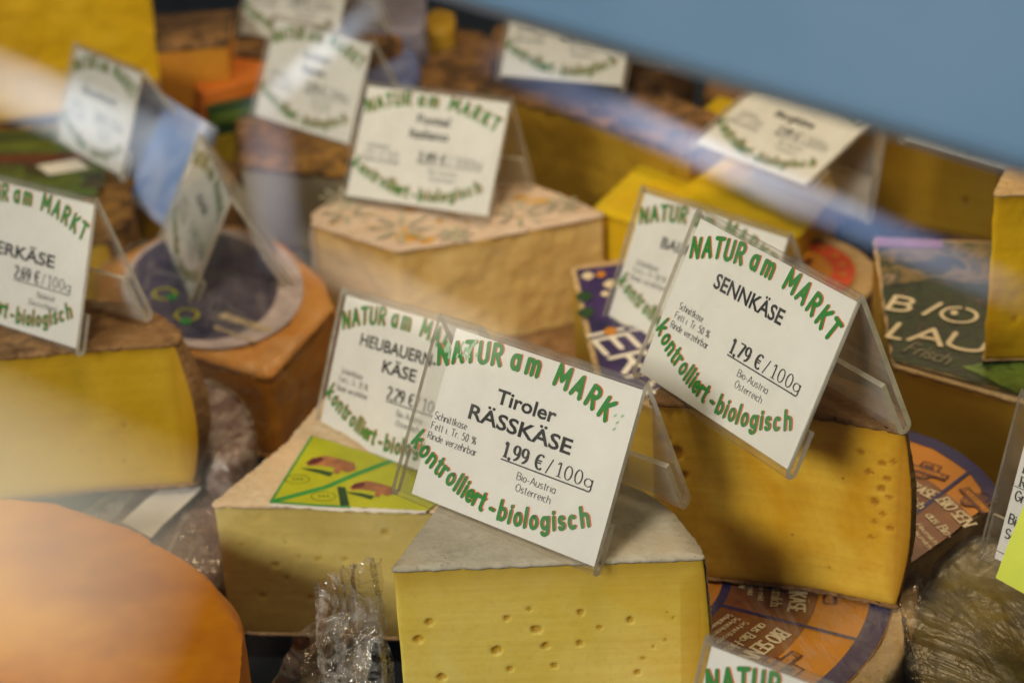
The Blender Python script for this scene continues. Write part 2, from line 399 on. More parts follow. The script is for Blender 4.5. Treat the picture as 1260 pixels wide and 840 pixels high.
def interp(tab, x):
    for (a, b), (c, d) in zip(tab, tab[1:]):
        if x <= c: return b + (d - b) * (x - a) / (c - a)
    return tab[-1][1]
TOP = [(0, 48.5), (6, 49.6), (12, 51.9), (17, 53.5), (22.5, 54.6), (28, 55.4), (36, 56.1), (44, 56.2), (52, 55.9), (58, 55.3), (64, 54.0), (70, 52.3), (76, 50.1), (82, 47.8), (90, 45)]
BOT = [(0, 20.5), (3, 18.7), (7, 16.2), (11, 14.2), (15, 12.5), (19, 11.2), (25, 9.0), (31, 7.3), (37, 6.1), (45, 5.2), (53, 5.4), (60, 6.3), (67, 8.0), (74, 10.6), (78, 12.3), (83, 14.8), (90, 18)]
def slogan(ink, mm=.001, worn=False, which=0):
    tops = zip('NATURamMARKT', (6, 12, 17.3, 22.6, 28.3, 36.3, 43.8, 56.3, 63.2, 69.6, 75.8, 81.6))
    bots = zip('kontrolliert-biologisch', (3, 7.2, 11.5, 15.2, 18.2, 21.8, 25.0, 27.0, 29.0, 31.8, 35.1, 37.8, 42.5, 47.5, 50.8, 54.4, 57.6, 61.2, 65.8, 69.4, 72.4, 76.4, 81.2))
    for tab, it, h in ((TOP, tops, 6.9), (BOT, bots, 5.9))[which:which + 1]:
        for i, (c, x) in enumerate(it):
            y = interp(tab, x); a = math.atan2(interp(tab, x + 2) - interp(tab, x - 2), 4)
            up = c.isupper(); hh = h * (1.0 if up else 1.08)
            if worn and tab is TOP and i == 11:
                for q in ((80.5, 52), (82, 50), (81.5, 47.6), (83.2, 52.6)): ink.ribbon([(q[0] * mm, q[1] * mm), ((q[0] + .5) * mm, (q[1] + .5) * mm)], lambda d: .7 * mm, 3, True, 5e-5)
                continue
            pen = .235 if up else .22
            ink.glyph(c, (x + .5) * mm, (y + .28) * mm, hh * mm, .92, a, pen * .86, 1, 'arc', 0)
            ink.glyph(c, x * mm, y * mm, hh * mm, .92, a, pen, 0, 'arc', 9e-5)
    if worn and which == 0:
        for k in range(16):
            x = random.uniform(5, 24); y = 50 + x * .22 + random.uniform(0, 6)
            ink.ribbon([(x * mm, y * mm), ((x + random.uniform(-.6, .6)) * mm, (y + random.uniform(1, 3.2)) * mm)], lambda d: random.uniform(.4, 1.3) * mm, 3, True, 1.5e-4)

# ------------------------------------------------------------------ acrylic A-shaped price sign
SW, SH, SB = .090, .0659, .0627
def sign(label, p, lines, left=None, price=None, origin=None, worn=False, cardcol=None, blank=False, cx0=.0016, margin=0.0, dy=0, fade=False):
    x, y, z, yaw, rx, ry, al = p
    a = min((abs(SH * math.cos(al * i / 2000) - SB * math.cos(al - al * i / 2000)), al * i / 2000) for i in range(2001))[1]
    b = al - a; h = SH * math.cos(a)
    root = empty('price_sign', (x, y, z), label, 'price sign', 'acrylic price signs in the cheese display', (rx, ry, yaw))
    F = Vector((0, -SH * math.sin(a), 0)); V = Vector((0, math.sin(a), math.cos(a))); N = Vector((0, -math.cos(a), math.sin(a)))
    B = Vector((0, SB * math.sin(b), 0)); VB = Vector((0, -math.sin(b), math.cos(b))); NI = Vector((0, -math.cos(b), -math.sin(b)))  # inward
    T = Vector((0, 0, h)); t = .0020
    prof = []
    g = .0036
    prof.append(F + V * .017 - N * g)
    prof.append(F + V * .002 - N * g)
    for k in range(1, 6):
        q = PI * k / 6; prof.append(F + V * (.002 - .0018 * math.sin(q)) - N * (g / 2 + g / 2 * math.cos(q)))
    prof.append(F + V * .002)
    prof.append(T - V * .0012); prof.append(T + Vector((0, .0002, -.0002))); prof.append(T - VB * .0012)
    prof.append(B + VB * .002)
    g2 = .0042
    for k in range(1, 6):
        q = PI * k / 6; prof.append(B + VB * (.002 - .0020 * math.sin(q)) + NI * (g2 / 2 - g2 / 2 * math.cos(q)))
    prof.append(B + VB * .002 + NI * g2); prof.append(B + VB * .024 + NI * g2)
    n = len(prof); vs = []; fs = []; mi = []
    offs = []
    for i, q in enumerate(prof):
        d = (prof[min(i + 1, n - 1)] - prof[max(i - 1, 0)]).normalized(); nn = Vector((0, -d.z, d.y))
        offs.append((q + nn * t / 2, q - nn * t / 2))
    for sx in (-SW / 2, SW / 2):
        for o1, o2 in offs: vs += [(sx, o1.y, o1.z), (sx, o2.y, o2.z)]
    m = 2 * n
    for i in range(n - 1):
        sm_ = 2 if i >= 10 else 0
        fs.append((2 * i, 2 * i + 2, m + 2 * i + 2, m + 2 * i)); mi.append(sm_)
        fs.append((2 * i + 1, m + 2 * i + 1, m + 2 * i + 3, 2 * i + 3)); mi.append(sm_)
        fs.append((2 * i, 2 * i + 1, 2 * i + 3, 2 * i + 2)); mi.append(1)
        fs.append((m + 2 * i, m + 2 * i + 2, m + 2 * i + 3, m + 2 * i + 1)); mi.append(1)
    fs.append((0, m, m + 1, 1)); mi.append(1); e = 2 * n - 2; fs.append((e, e + 1, m + e + 1, m + e)); mi.append(1)
    link('holder', mesh('holder', vs, fs, [ACR, ACE, ACB], mi), root, False)
    # card just behind the front sheet
    c0, c1 = cx0 + margin, .0885; v0, v1 = .0022, .0632; nb = -t / 2 - .0003; tk = .0003
    M = Matrix(((1, 0, 0, -SW / 2), (0, V.y, N.y, F.y), (0, V.z, N.z, F.z), (0, 0, 0, 1)))
    nu, nv = 14, 10; vs = []; fs = []
    for dn in (0, -tk):
        for j in range(nv + 1):
            for i in range(nu + 1):
                u = c0 + (c1 - c0) * i / nu; v = v0 + (v1 - v0) * j / nv
                vs.append(M @ Vector((u, v, nb + dn)))
    K = (nu + 1) * (nv + 1)
    for j in range(nv):
        for i in range(nu):
            q = j * (nu + 1) + i; fs.append((q, q + 1, q + nu + 2, q + nu + 1)); q += K; fs.append((q, q + nu + 1, q + nu + 2, q + 1))
    ring = [i for i in range(nu + 1)] + [j * (nu + 1) + nu for j in range(1, nv + 1)] + [nv * (nu + 1) + i for i in range(nu - 1, -1, -1)] + [j * (nu + 1) for j in range(nv - 1, 0, -1)]
    for i in range(len(ring)):
        r1, r2 = ring[i], ring[(i + 1) % len(ring)]; fs.append((r1, r1 + K, r2 + K, r2))
    card = link('card', mesh('card', vs, fs, cardcol or CARD), root, False)
    L = Matrix.Translation((0, 0, 0)); L2 = M @ Matrix.Translation((0, 0, nb + .00005))
    if not blank:
        ik = Ink(); slogan(ik, worn=worn)
        link('slogan', ik.mesh('slogan', [GREEN, RED, GREEN, SMUDGE], L2), card, False)
        ik = Ink(); slogan(ik, which=1)
        link('motto', ik.mesh('motto', [GREEN, RED, GREEN, SMUDGE], L2), card, False)
    mm = .001
    ik = Ink()
    for (t_, x0, y0, wd, cap) in lines: sans_to(ik, t_, x0 * mm, (y0 + dy) * mm, cap * 1.06 * mm, wd * mm, 0, 1e-4, bold=.022)
    if ik.v: link('title', ik.mesh('title', [INK], L2), card, False)
    if left:
        ik = Ink()
        for k, (t_, wd) in enumerate(left):
            ik.text(t_, (8.6 - k * .3) * mm, (30.3 - k * 3.75 + dy) * mm, 2.6 * mm, wd * mm, pen=.12, mode='serif', thin=.07, lift=1e-4)
        link('small_print', ik.mesh('small_print', [INKG], L2), card, False)
    if price:
        ik = Ink(); py = 26.3 + dy
        ik.text(price + ' \u20ac', 41 * mm, py * mm, 5.0 * mm, 17.2 * mm, pen=.235, mode='serif', thin=.10, lift=1e-4)
        ik.text('/', 60 * mm, py * mm, 4.7 * mm, 1.9 * mm, pen=.10, mode='serif', lift=1e-4)
        ik.text('100g', 64 * mm, py * mm, 4.7 * mm, 15.3 * mm, pen=.125, mode='serif', thin=.05, lift=1e-4)
        ik.ribbon([(40.8 * mm, (py - 1.15) * mm), (79 * mm, (py - 1.15) * mm)], lambda d: .45 * mm, 0, False, 1e-4)
        link('price', ik.mesh('price', [INK], L2), card, False)
    if origin:
        ik = Ink()
        for k, (t_, x0, wd) in enumerate(origin):
            ik.text(t_, x0 * mm, (20.4 - k * 3.9 + dy) * mm, 2.6 * mm, wd * mm, pen=.12, mode='serif', thin=.07, lift=1e-4)
        link('origin', ik.mesh('origin', [INKG], L2), card, False)
    return root

# ------------------------------------------------------------------ cheese builders
def resample(pts, kinds, step, smooth):
    out = []; kk = []; acc = []
    n = len(pts)
    for i in range(n):
        a, b = pts[i], pts[(i + 1) % n]; L = (b - a).length; m = max(1, round(L / step))
        for j in range(m): out.append(a + (b - a) * j / m); kk.append(i)
    for _ in range(smooth):
        out = [(out[i - 1] + out[i] * 2 + out[(i + 1) % len(out)]) / 4 for i in range(len(out))]
    return out, kk
def area2(p): return sum(p[i].x * p[(i + 1) % len(p)].y - p[(i + 1) % len(p)].x * p[i].y for i in range(len(p))) / 2
def normals(out):
    n = len(out); res = []
    for i in range(n):
        d = (out[(i + 1) % n] - out[i - 1]).normalized(); res.append(Vector((d.y, -d.x)))
    return res
def wedge(name, label, pts, kinds, zt, zb, paste, rind, step=.0025, smooth=2, rt=.0018, bulge=.004, amp=.0002, holes=(), sag=0, top_rind=True, group=None, lean=0, toprows=True, rim=.0003, edge_w=.007, cat='cheese', zslope=None, side_rind=True):
    "a cut piece of cheese: pts = outline seen from above, kinds = 'c' cut side, 'r' rind side"
    if area2(pts) < 0:
        pts = pts[::-1]; kinds = kinds[::-1]; kinds = kinds[1:] + kinds[:1]
    out, kk = resample(pts, kinds, step, smooth); nr = normals(out); N = len(out)
    H = zt - zb; rows = max(3, round(H / step)); c = sum(out, Vector((0, 0))) / N
    root = empty(name, (c.x, c.y, zb), label, cat, group)
    # arclength per original edge
    isr = [kinds[k] == 'r' for k in kk]
    zt_of = (lambda p: zt + zslope[0] * (p.x - c.x) + zslope[1] * (p.y - c.y)) if zslope else (lambda p: zt)
    seed = random.random() * 50
    rd = []                                      # distance to a rind side along the outline
    for i in range(N):
        d = 9
        for j in range(0, 12):
            if isr[(i + j) % N] or isr[(i - j) % N]: d = j * step; break
        rd.append(d)
    def side(i, t, extra=0):
        p = out[i]; q = nr[i]
        off = (bulge * math.sin(PI * min(1, max(0, t))) if isr[i] else 0) + extra
        z = zb + (zt_of(p) - zb) * t
        nz = fbm((p.x + seed, p.y, z), 60, 3) * amp + fbm((p.x + seed, p.y, z), 400, 2) * amp * .25
        off += nz
        if not isr[i] and sag: off += sag * math.sin(PI * t)
        return Vector((p.x + q.x * off, p.y + q.y * off, z))
    vs = []; tone = []; t0 = rt / H * .6
    hl = []
    for (ei, u, v, r, dpt) in holes:
        idx = [i for i in range(N) if kk[i] == ei]
        hl.append((idx[min(len(idx) - 1, int(u * len(idx)))], v, r, dpt))
    for j in range(rows + 1):
        t = t0 + (1 - 2 * t0) * j / rows
        for i in range(N):
            p = side(i, t); e = 0
            dz = min(t, 1 - t) * H
            tn = max(0, 1 - dz / edge_w) ** 1.5 * .8; tn = max(tn, max(0, 1 - rd[i] / edge_w) ** 1.5 * .8)
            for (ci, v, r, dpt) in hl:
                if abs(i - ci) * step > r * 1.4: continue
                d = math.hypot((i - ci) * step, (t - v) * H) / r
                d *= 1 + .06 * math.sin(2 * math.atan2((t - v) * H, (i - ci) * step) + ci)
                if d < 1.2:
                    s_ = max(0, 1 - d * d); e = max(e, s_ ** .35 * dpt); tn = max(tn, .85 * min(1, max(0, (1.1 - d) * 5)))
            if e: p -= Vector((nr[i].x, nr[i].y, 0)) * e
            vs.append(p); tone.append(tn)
    fs = []; mi = []
    for j in range(rows):
        for i in range(N):
            a = j * N + i; b = j * N + (i + 1) % N; fs.append((a, b, b + N, a + N))
    fs.append(tuple(range(N - 1, -1, -1))); fs.append(tuple(rows * N + i for i in range(N)))
    me = mesh('paste', vs, fs, paste, None, True, tone)
    me.polygons[-1].use_smooth = False; me.polygons[-2].use_smooth = False
    link('paste', me, root)
    # rind: slab on top, slab below, shell on the round side
    vs = []; fs = []
    def slab(z0f, z1f, ext):
        b = len(vs)
        for zf, e in ((z0f, ext), (None, ext + .0003), (z1f, ext * .2)):
            for i in range(N):
                p = out[i]; q = nr[i]
                n1 = fbm((p.x * 1 + seed, p.y, 3), 260, 3) * rim * 1.6
                if zf is None: z = (z0f(p) + z1f(p)) / 2
                else: z = zf(p)
                z += fbm((p.x + seed, p.y, 7 + len(vs)), 200, 2) * rim * (.7 if zf else .2)
                rr = (bulge * .12 if isr[i] else 0)
                vs.append(Vector((p.x + q.x * (e + n1 + rr), p.y + q.y * (e + n1 + rr), z)))
        for k in range(2):
            for i in range(N):
                a = b + k * N + i; c_ = b + k * N + (i + 1) % N; fs.append((a, c_, c_ + N, a + N))
        # top surface: rings shrinking to the middle so that it can undulate
        prev = b + 2 * N; mid = sum((out[i] for i in range(N)), Vector((0, 0))) / N
        rings = 7
        for k in range(1, rings):
            s_ = 1 - k / rings; cur = len(vs)
            for i in range(N):
                p = mid + (out[i] - mid) * s_; z = z1f(p) + fbm((p.x + seed, p.y, 1), 70, 3) * (amp * 1.2 + rim * 1.2)
                vs.append(Vector((p.x, p.y, z)))
            for i in range(N): fs.append((prev + i, prev + (i + 1) % N, cur + (i + 1) % N, cur + i))
            prev = cur
        cc = len(vs); vs.append(Vector((mid.x, mid.y, z1f(mid))))
        for i in range(N): fs.append((prev + i, prev + (i + 1) % N, cc))
        fs.append(tuple(b + i for i in range(N - 1, -1, -1)))
    if top_rind: slab(lambda p: zt_of(p) - rt, lambda p: zt_of(p), rim)
    slab(lambda p: zb, lambda p: zb + rt * .8, rim)
    if side_rind and any(isr):
        R_ = rows
        base = len(vs)
        for j in range(R_ + 1):
            t = j / R_ * .97 + .01
            for i in range(N): vs.append(side(i, t, .0006 + abs(fbm((out[i].x + seed, out[i].y, t), 120, 3)) * .0006))
        for j in range(R_):
            for i in range(N):
                if isr[i] or isr[(i + 1) % N]:
                    if not isr[i]: continue
                    a = base + j * N + i; b = base + j * N + (i + 1) % N; fs.append((a, b, b + N, a + N))
    link('rind', mesh('rind', vs, fs, rind, None, True), root)
    root['_n'] = 1; del root['_n']
    return root

def soft(pts, zt, zb, mat, bev=.006, amp=.0008, freq=40, cell=.005, name='body', parent=None, ridged=0, off=0, seed=0):
    "soft edged solid prism with an uneven skin"
    if area2(pts) < 0: pts = pts[::-1]
    out, _ = resample(pts, None, .012, 1)
    if off:
        nr = normals(out); out = [p + q * off for p, q in zip(out, nr)]; zt += off
    bm = bmesh.new()
    lo = [bm.verts.new((p.x, p.y, zb)) for p in out]; hi = [bm.verts.new((p.x, p.y, zt)) for p in out]
    n = len(out); bm.faces.new(lo[::-1]); tf = bm.faces.new(hi)
    for i in range(n): bm.faces.new((lo[i], lo[(i + 1) % n], hi[(i + 1) % n], hi[i]))
    bm.edges.ensure_lookup_table()
    bmesh.ops.bevel(bm, geom=[e for e in bm.edges if e.verts[0].co.z > zt - 1e-6 and e.verts[1].co.z > zt - 1e-6], offset=bev, segments=4, profile=.5, affect='EDGES', clamp_overlap=True)
    bmesh.ops.triangulate(bm, faces=bm.faces[:])
    for _ in range(6):
        es = [e for e in bm.edges if e.calc_length() > cell * 1.4]
        if not es: break
        bmesh.ops.subdivide_edges(bm, edges=es, cuts=1, use_grid_fill=False)
        bmesh.ops.triangulate(bm, faces=[f for f in bm.faces if len(f.verts) > 3])
    for _ in range(2): bmesh.ops.smooth_vert(bm, verts=[v for v in bm.verts if v.co.z > zb + .002], factor=.5, use_axis_x=True, use_axis_y=True, use_axis_z=True)
    bm.normal_update()
    mv = []
    for v in bm.verts:
        p = v.co + Vector((seed, 0, 0)); d = fbm(p, freq, 3) * amp
        if ridged: d += ridged * (1 - 2.2 * abs(noise.noise(p * freq * 1.1 + Vector((0, 0, noise.noise(p * 30) * 2))))) + ridged * .4 * (1 - 2 * abs(noise.noise(p * freq * 3)))
        mv.append((v, v.normal * d))
    for v, d in mv: v.co += d
    me = bpy.data.meshes.new(name); bm.to_mesh(me); bm.free(); me.materials.append(mat)
    me.polygons.foreach_set('use_smooth', [True] * len(me.polygons))
    return link(name, me, parent)

def centre(pts): return sum(pts, Vector((0, 0))) / len(pts)
def sheet(name, pts, z, mat, parent, step=.004, thick=.0002, wave=.0002, edge=0):
    "thin label lying on a surface; pts 2D outline"
    if area2(pts) < 0: pts = pts[::-1]
    out, _ = resample(pts, None, step, 0); nr = normals(out)
    if edge: out = [p + q * fbm((p.x, p.y, 0), 300, 2) * edge for p, q in zip(out, nr)]
    N = len(out); zf = z if callable(z) else (lambda p: z)
    vs = [Vector((p.x, p.y, zf(p))) for p in out] + [Vector((p.x, p.y, zf(p) + thick)) for p in out]
    fs = [tuple(range(N - 1, -1, -1)), tuple(range(N, 2 * N))] + [(i, (i + 1) % N, N + (i + 1) % N, N + i) for i in range(N)]
    return link(name, mesh(name, vs, fs, mat), parent)
def facing(origin, right, z, up=None):
    "matrix of a flat print frame lying on a horizontal surface"
    r = Vector((right[0], right[1], 0)).normalized(); u = Vector((-r.y, r.x, 0)); n = Vector((0, 0, 1))
    M = Matrix((r, u, n)).transposed().to_4x4(); M.translation = Vector((origin[0], origin[1], z)); return M
def zfor(P, py):
    "height at which the vertical line through P crosses photograph row py"
    lo, hi = -.5, CH - .02
    for _ in range(45):
        m = (lo + hi) / 2; v = Vector((P.x, P.y, m)) - Vector((0, 0, CH))
        y = 420 + 2450 * v.dot(DN) / v.dot(FW)
        if y > py: lo = m
        else: hi = m
    return lo

# cheese colours
P_RASS = paste_mat('pale_yellow_paste', (.72, .51, .065), (.48, .265, .006), (.80, .64, .17))
P_SENN = paste_mat('golden_paste', (.64, .325, .009), (.40, .16, .005), (.78, .52, .065))
P_LEFT = paste_mat('mustard_paste', (.47, .29, .008), (.36, .18, .004), (.54, .35, .018))
P_HEU = paste_mat('creamy_paste', (.56, .43, .12), (.48, .33, .05), (.62, .49, .17), rough=.5)
P_FONT = paste_mat('ivory_paste', (.60, .37, .11), (.50, .24, .03), (.68, .47, .18), rough=.55)
P_YEL = paste_mat('bright_yellow_paste', (.60, .345, .005), (.40, .19, .004), (.66, .42, .010))
P_DARK = paste_mat('ochre_paste', (.34, .19, .010), (.16, .065, .004), (.38, .23, .016))
P_ORG = paste_mat('orange_paste', (.44, .16, .012), (.38, .10, .006), (.50, .23, .02))
R_GREY = rind_mat('grey_cream_rind', (.34, .30, .22), (.44, .40, .30), (.38, .32, .22), 220, .0007)
R_BROWN = rind_mat('brown_rind', (.085, .035, .010), (.34, .19, .075), (.20, .10, .03), 120, .0026)
R_DARK = rind_mat('dark_brown_rind', (.012, .007, .004), (.30, .15, .045), (.05, .025, .008), 62, .004)
R_HERB = rind_mat('herb_crust', (.014, .008, .003), (.36, .18, .03), (.10, .045, .008), 90, .005)
R_CREAM = rind_mat('cream_rind', (.50, .36, .20), (.66, .52, .34), (.60, .42, .24), 300, .0016)
R_TAN = rind_mat('tan_rind', (.42, .27, .11), (.58, .40, .20), (.44, .28, .12), 200, .001)
R_PINK = rind_mat('pale_pink_rind', (.46, .33, .22), (.58, .44, .33), (.52, .38, .27), 120, .0006)
R_ORG = rind_mat('orange_rind', (.42, .10, .008), (.52, .16, .015), (.46, .12, .01), 70, .0006, .45)
R_PURP = rind_mat('purple_brown_rind', (.11, .06, .055), (.30, .20, .19), (.18, .10, .08), 120, .002)
R_WAX = rind_mat('amber_rind', (.50, .20, .03), (.62, .31, .08), (.56, .25, .05), 30, .0004, .5)
FILM = film_mat('cling_film', scale=32, gl=.25); FILM2 = film_mat('loose_cling_film', (.96, .95, .92), .36, 30, .10, .15)
WHITE = paint('white_print', (.72, .66, .55), .5, .08); PAPER = paint('label_paper', (.62, .58, .52), .6, .1)
CREAM = paint('cream_print', (.66, .54, .34), .5, .12)
BLUE = paint('dark_blue_print', (.022, .022, .12), .35, .2, 60, .5)
L_ORG = paint('orange_print', (.60, .22, .015), .35, .15, 45, .5)
L_BRN = print_mat('brown_print', [(.3, (.13, .035, .02)), (.7, (.26, .10, .025))], 50)
L_MAR = paint('maroon_print', (.10, .018, .012), .4, .1, 60, .3)
L_GRN = paint('green_print', (.035, .26, .05), .4, .15, 60, .3); L_YEL = paint('yellow_green_print', (.42, .42, .012), .4, .15, 60, .3)
L_COW = paint('fawn_print', (.42, .16, .06), .45, .6, 140, .2); L_DKG = paint('dark_green_print', (.02, .06, .015), .45, .3, 100, .2)
L_RED = paint('red_print', (.62, .07, .02), .4, .2, 60, .3)
L_PUR = print_mat('violet_print', [(.35, (.012, .010, .05)), (.6, (.05, .022, .11)), (.75, (.015, .010, .04))], 40)

# ------------------------------------------------------------------ setting: tray under the cheeses
def tray():
    s = NT('dark_steel'); s.set(s.ramp(s.noise(40, 4), [(.3, (.012, .017, .024)), (.7, (.025, .033, .042))]), .35, s.bump(s.noise(300, 2), .15, .0004), .5)
    d = Vector((.66, -.75)); n = Vector((.75, .66)); o = Vector((-.05, .35))
    vs = []; fs = []
    c = [o - d * 1.6 - n * .10, o + d * 1.6 - n * .10, o + d * 1.6 + n * 1.9, o - d * 1.6 + n * 1.9]
    zs = (.03, .018)
    for z in zs: vs += [(p.x, p.y, z) for p in c]
    fs = [(0, 1, 2, 3), (7, 6, 5, 4)] + [(i, i + 4, (i + 1) % 4 + 4, (i + 1) % 4) for i in range(4)]
    me = mesh('floor', vs, fs, s.m); o_ = link('floor', me); tag(o_, kind='structure')
    # back wall of the case
    s2 = NT('case_back_panel'); s2.set(s2.ramp(s2.noise(8, 3), [(.3, (.05, .04, .035)), (.7, (.09, .07, .06))]), .6)
    a, b = c[3], c[2]
    vs = [(p.x, p.y, z) for z in (.03, .75) for p in (a, b, b + n * .02, a + n * .02)]
    fs = [(0, 1, 5, 4), (1, 2, 6, 5), (2, 3, 7, 6), (3, 0, 4, 7), (4, 5, 6, 7), (3, 2, 1, 0)]
    tag(link('wall', mesh('wall', vs, fs, s2.m)), kind='structure')
tray()

# ------------------------------------------------------------------ signs
HB = [('Schnittk\u00e4se', 14.2), ('Fett i. Tr. 50 %', 20.5), ('Rinde verzehrbar', 22.3)]
AUT = [('Bio-Austria', 49.3, 16.6), ('\u00d6sterreich', 50, 15)]
S = {}
S['tir'] = sign('white card reading Tiroler R\u00e4ssk\u00e4se in an acrylic stand on the pale holed wedge',
     (.0093, .6033, .1572, -.7024, 0, 0, .9053), [('Tiroler', 32.3, 43.0, 26, 4.9), ('R\u00c4SSK\u00c4SE', 22.6, 34.6, 45, 5.1)],
     [('Schnittk\u00e4se', 14.8), ('Fett i. Tr. 50 %', 20.5), ('Rinde verzehrbar', 22.3)], '1,99', AUT, worn=True, dy=0, margin=.006)
S['sen'] = sign('white price card reading Sennk\u00e4se in an acrylic stand on the golden wedge',
     (.0935, .6242, .1791, -1.0413, .0115, -.0045, .8791), [('SENNK\u00c4SE', 21, 43.6, 38.5, 5.3)], HB, '1,79', AUT)
S['heu'] = sign('white price card reading Heubauernk\u00e4se half hidden behind the R\u00e4ssk\u00e4se card',
     (-.0353, .7381, .1073, -.8388, .0364, -.1275, .8922), [('HEUBAUERN-', 17, 44.5, 50, 5.0), ('K\u00c4SE', 34.5, 36.3, 22, 5.0)],
     [('Schnittk\u00e4se', 14.8), ('Fett i. Tr. 25 %', 19.5), ('Rinde verzehrbar', 21)], '2,29', AUT)
S['left'] = sign('white card ending in erk\u00e4se, price 2,69, cut off by the left edge',
     (-.1989, .7897, .1483, -.713, .0121, -.0704, .6655), [('TERK\u00c4SE', 18.5, 34.5, 48.5, 5.2)], None, '2,69', [('Bioland', 58, 11.5), ('Deutschland', 53, 19)], dy=-2)
S['bau'] = sign('white price card beginning with Ba, mostly hidden behind the Sennk\u00e4se card',
     (.0965, .8246, .1073, -.8513, .0202, -.0326, .8944), [('BAUERNK\u00c4SE', 20, 41.5, 50, 5.0)], HB, '1,89', AUT)
S['fon'] = sign('cream price card reading Fontal Italiano on the ivory cheese with green stars',
     (-.0341, 1.0084, .1032, -.4907, -.0657, -.0149, .9006), [('Fontal', 36, 46.5, 20, 4.9), ('Italiano', 33, 38.5, 24, 4.9)], HB, '2,49', AUT)
S['ber'] = sign('price card reading Bergk\u00e4se lying back under the blue rail',
     (.1476, .9688, .1135, -.9905, -.6107, -.041, .9087), [('Bergk\u00e4se', 30, 36.0, 30, 4.8)], HB, '2,99', AUT)
S['som'] = sign('blurred cream price card reading Sommer Rahm behind the Fontal card',
     (-.1026, 1.1713, .0896, -.7682, .0697, -.0085, .8906), [('Sommer', 33, 45, 24, 4.9), ('Rahm', 35, 36.5, 20, 4.9)], HB, '2,79', AUT)
S['lb'] = sign('blurred white price card in front of the large yellow block at upper left',
     (-.2282, 1.1518, .0842, -.9407, .0963, -.0571, .8896), [('Blauschimmel', 20, 39, 44, 4.4)], HB, '2,59', AUT)
S['side'] = sign('price card seen nearly edge-on above the dark round label',
     (-.1479, .972, .0842, -1.2874, .0489, .0287, .9289), [('K\u00c4SE', 34, 40, 24, 5)], HB, '2,39', AUT)
S['tm'] = sign('small far price card just under the blue rail above the dark ochre wedge',
     (.0534, 1.1191, .13, -.6622, -.009, -.1031, .893), [('Bergk\u00e4se', 30, 42, 32, 5)], HB, '2,99', AUT)
S['tl'] = sign('farthest price card cut off by the top frame edge behind the Sommer Rahm card',
     (-.1192, 1.2776, .11, -.6832, -.005, -.0639, .893), [('K\u00e4se', 34, 42, 24, 5)], HB, '2,19', AUT)
S['lr'] = sign('nearest price card at the bottom edge showing only the word Natur',
     (.0898, .4548, .1199, -.8458, 0, -.1533, .8939), [], None, None, None)
S['ur'] = sign('price card almost wholly hidden by the blue rail, only its acrylic foot showing',
     (.2513, .9167, .1519, -1.0328, .0356, -.0941, .8931), [], HB, '2,99', AUT)

# ------------------------------------------------------------------ foreground cheeses
pts = A2([(482, 699), (866, 684), (851, 660), (828, 632), (797, 608), (752, 589), (700, 574), (640, 566), (556, 602)], .157)
_h = [(600,608,14),(684,578,10),(710,655,22),(742,718,18),(868,712,15),(878,598,16),(950,657,12),(1062,633,17),(560,727,22),(600,798,14),(772,792,14),(1150,735,8),(1192,712,8),(1112,777,10),(1085,830,14),(1225,632,8),(310,612,18),(268,675,20),(340,820,20),(688,412,9),(480,900,16),(900,930,20),(650,980,18),(1000,1010,14)]
hol = [((420 + x / 3 - 482) / 383, 1 - ((560 + y / 3 - 697) / 140 * .047) / .095, r * .000085) for x, y, r in _h]
rass = wedge('cheese_wedge', 'pale yellow wedge with round holes and grey cream rind at bottom centre', pts, 'crrrrrrcc', .157, .062, P_RASS, R_GREY,
      step=.0007, smooth=4, rt=.0016, bulge=.003, amp=.00012, edge_w=.020, holes=[(0, u, t, r * .95, r * .75) for u, t, r in hol], group='cheese wedges in the display')
pts = A2([(800, 493), (1000, 509), (1115, 529), (1104, 503), (1070, 478), (1010, 455), (930, 440), (840, 450)], .1785)
hs = [(.90, .80, .0011, .0005), (.93, .72, .0012, .0005), (.90, .66, .0013, .0006), (.935, .62, .0010, .0005), (.88, .58, .0014, .0006), (.92, .52, .0009, .0005), (.84, .74, .0011, .0005), (.95, .45, .0011, .0005), (.87, .47, .0009, .0004), (.80, .84, .0010, .0004), (.96, .82, .0010, .0004), (.86, .38, .0009, .0004)]
senn = wedge('cheese_wedge', 'golden wedge with brown rind carrying the Sennk\u00e4se card', pts, 'ccrrrrcc', .1785, .1035, P_SENN, R_BROWN,
      step=.0010, smooth=5, rt=.0016, bulge=.005, amp=.0002, rim=.0007, holes=[(1, (u - .55) / .45, v, r * 1.2, d) for u, v, r, d in hs] + [(0, .16, .72, .003, .0007), (0, .10, .80, .0022, .0005), (0, .22, .6, .0018, .0005)], group='cheese wedges in the display')
pts = A2([(-90, 447), (100, 428), (214, 421), (219, 409), (190, 386), (150, 372), (40, 362), (-90, 368)], .148)
wedge('cheese_wedge', 'mustard yellow wedge with rough brown rind at the left frame edge', pts, 'ccrrrccc', .148, .077, P_LEFT, R_BROWN,
      step=.0012, smooth=3, rt=.0018, bulge=.009, amp=.0002, rim=.0008, holes=[(1, .35, .45, .0008, .0006), (1, .3, .2, .001, .0005), (0, .9, .3, .0008, .0005)], group='cheese wedges in the display')
pts = A2([(261, 620), (400, 622), (531, 628), (660, 600), (690, 520), (600, 480), (400, 488), (352, 545)], .107)
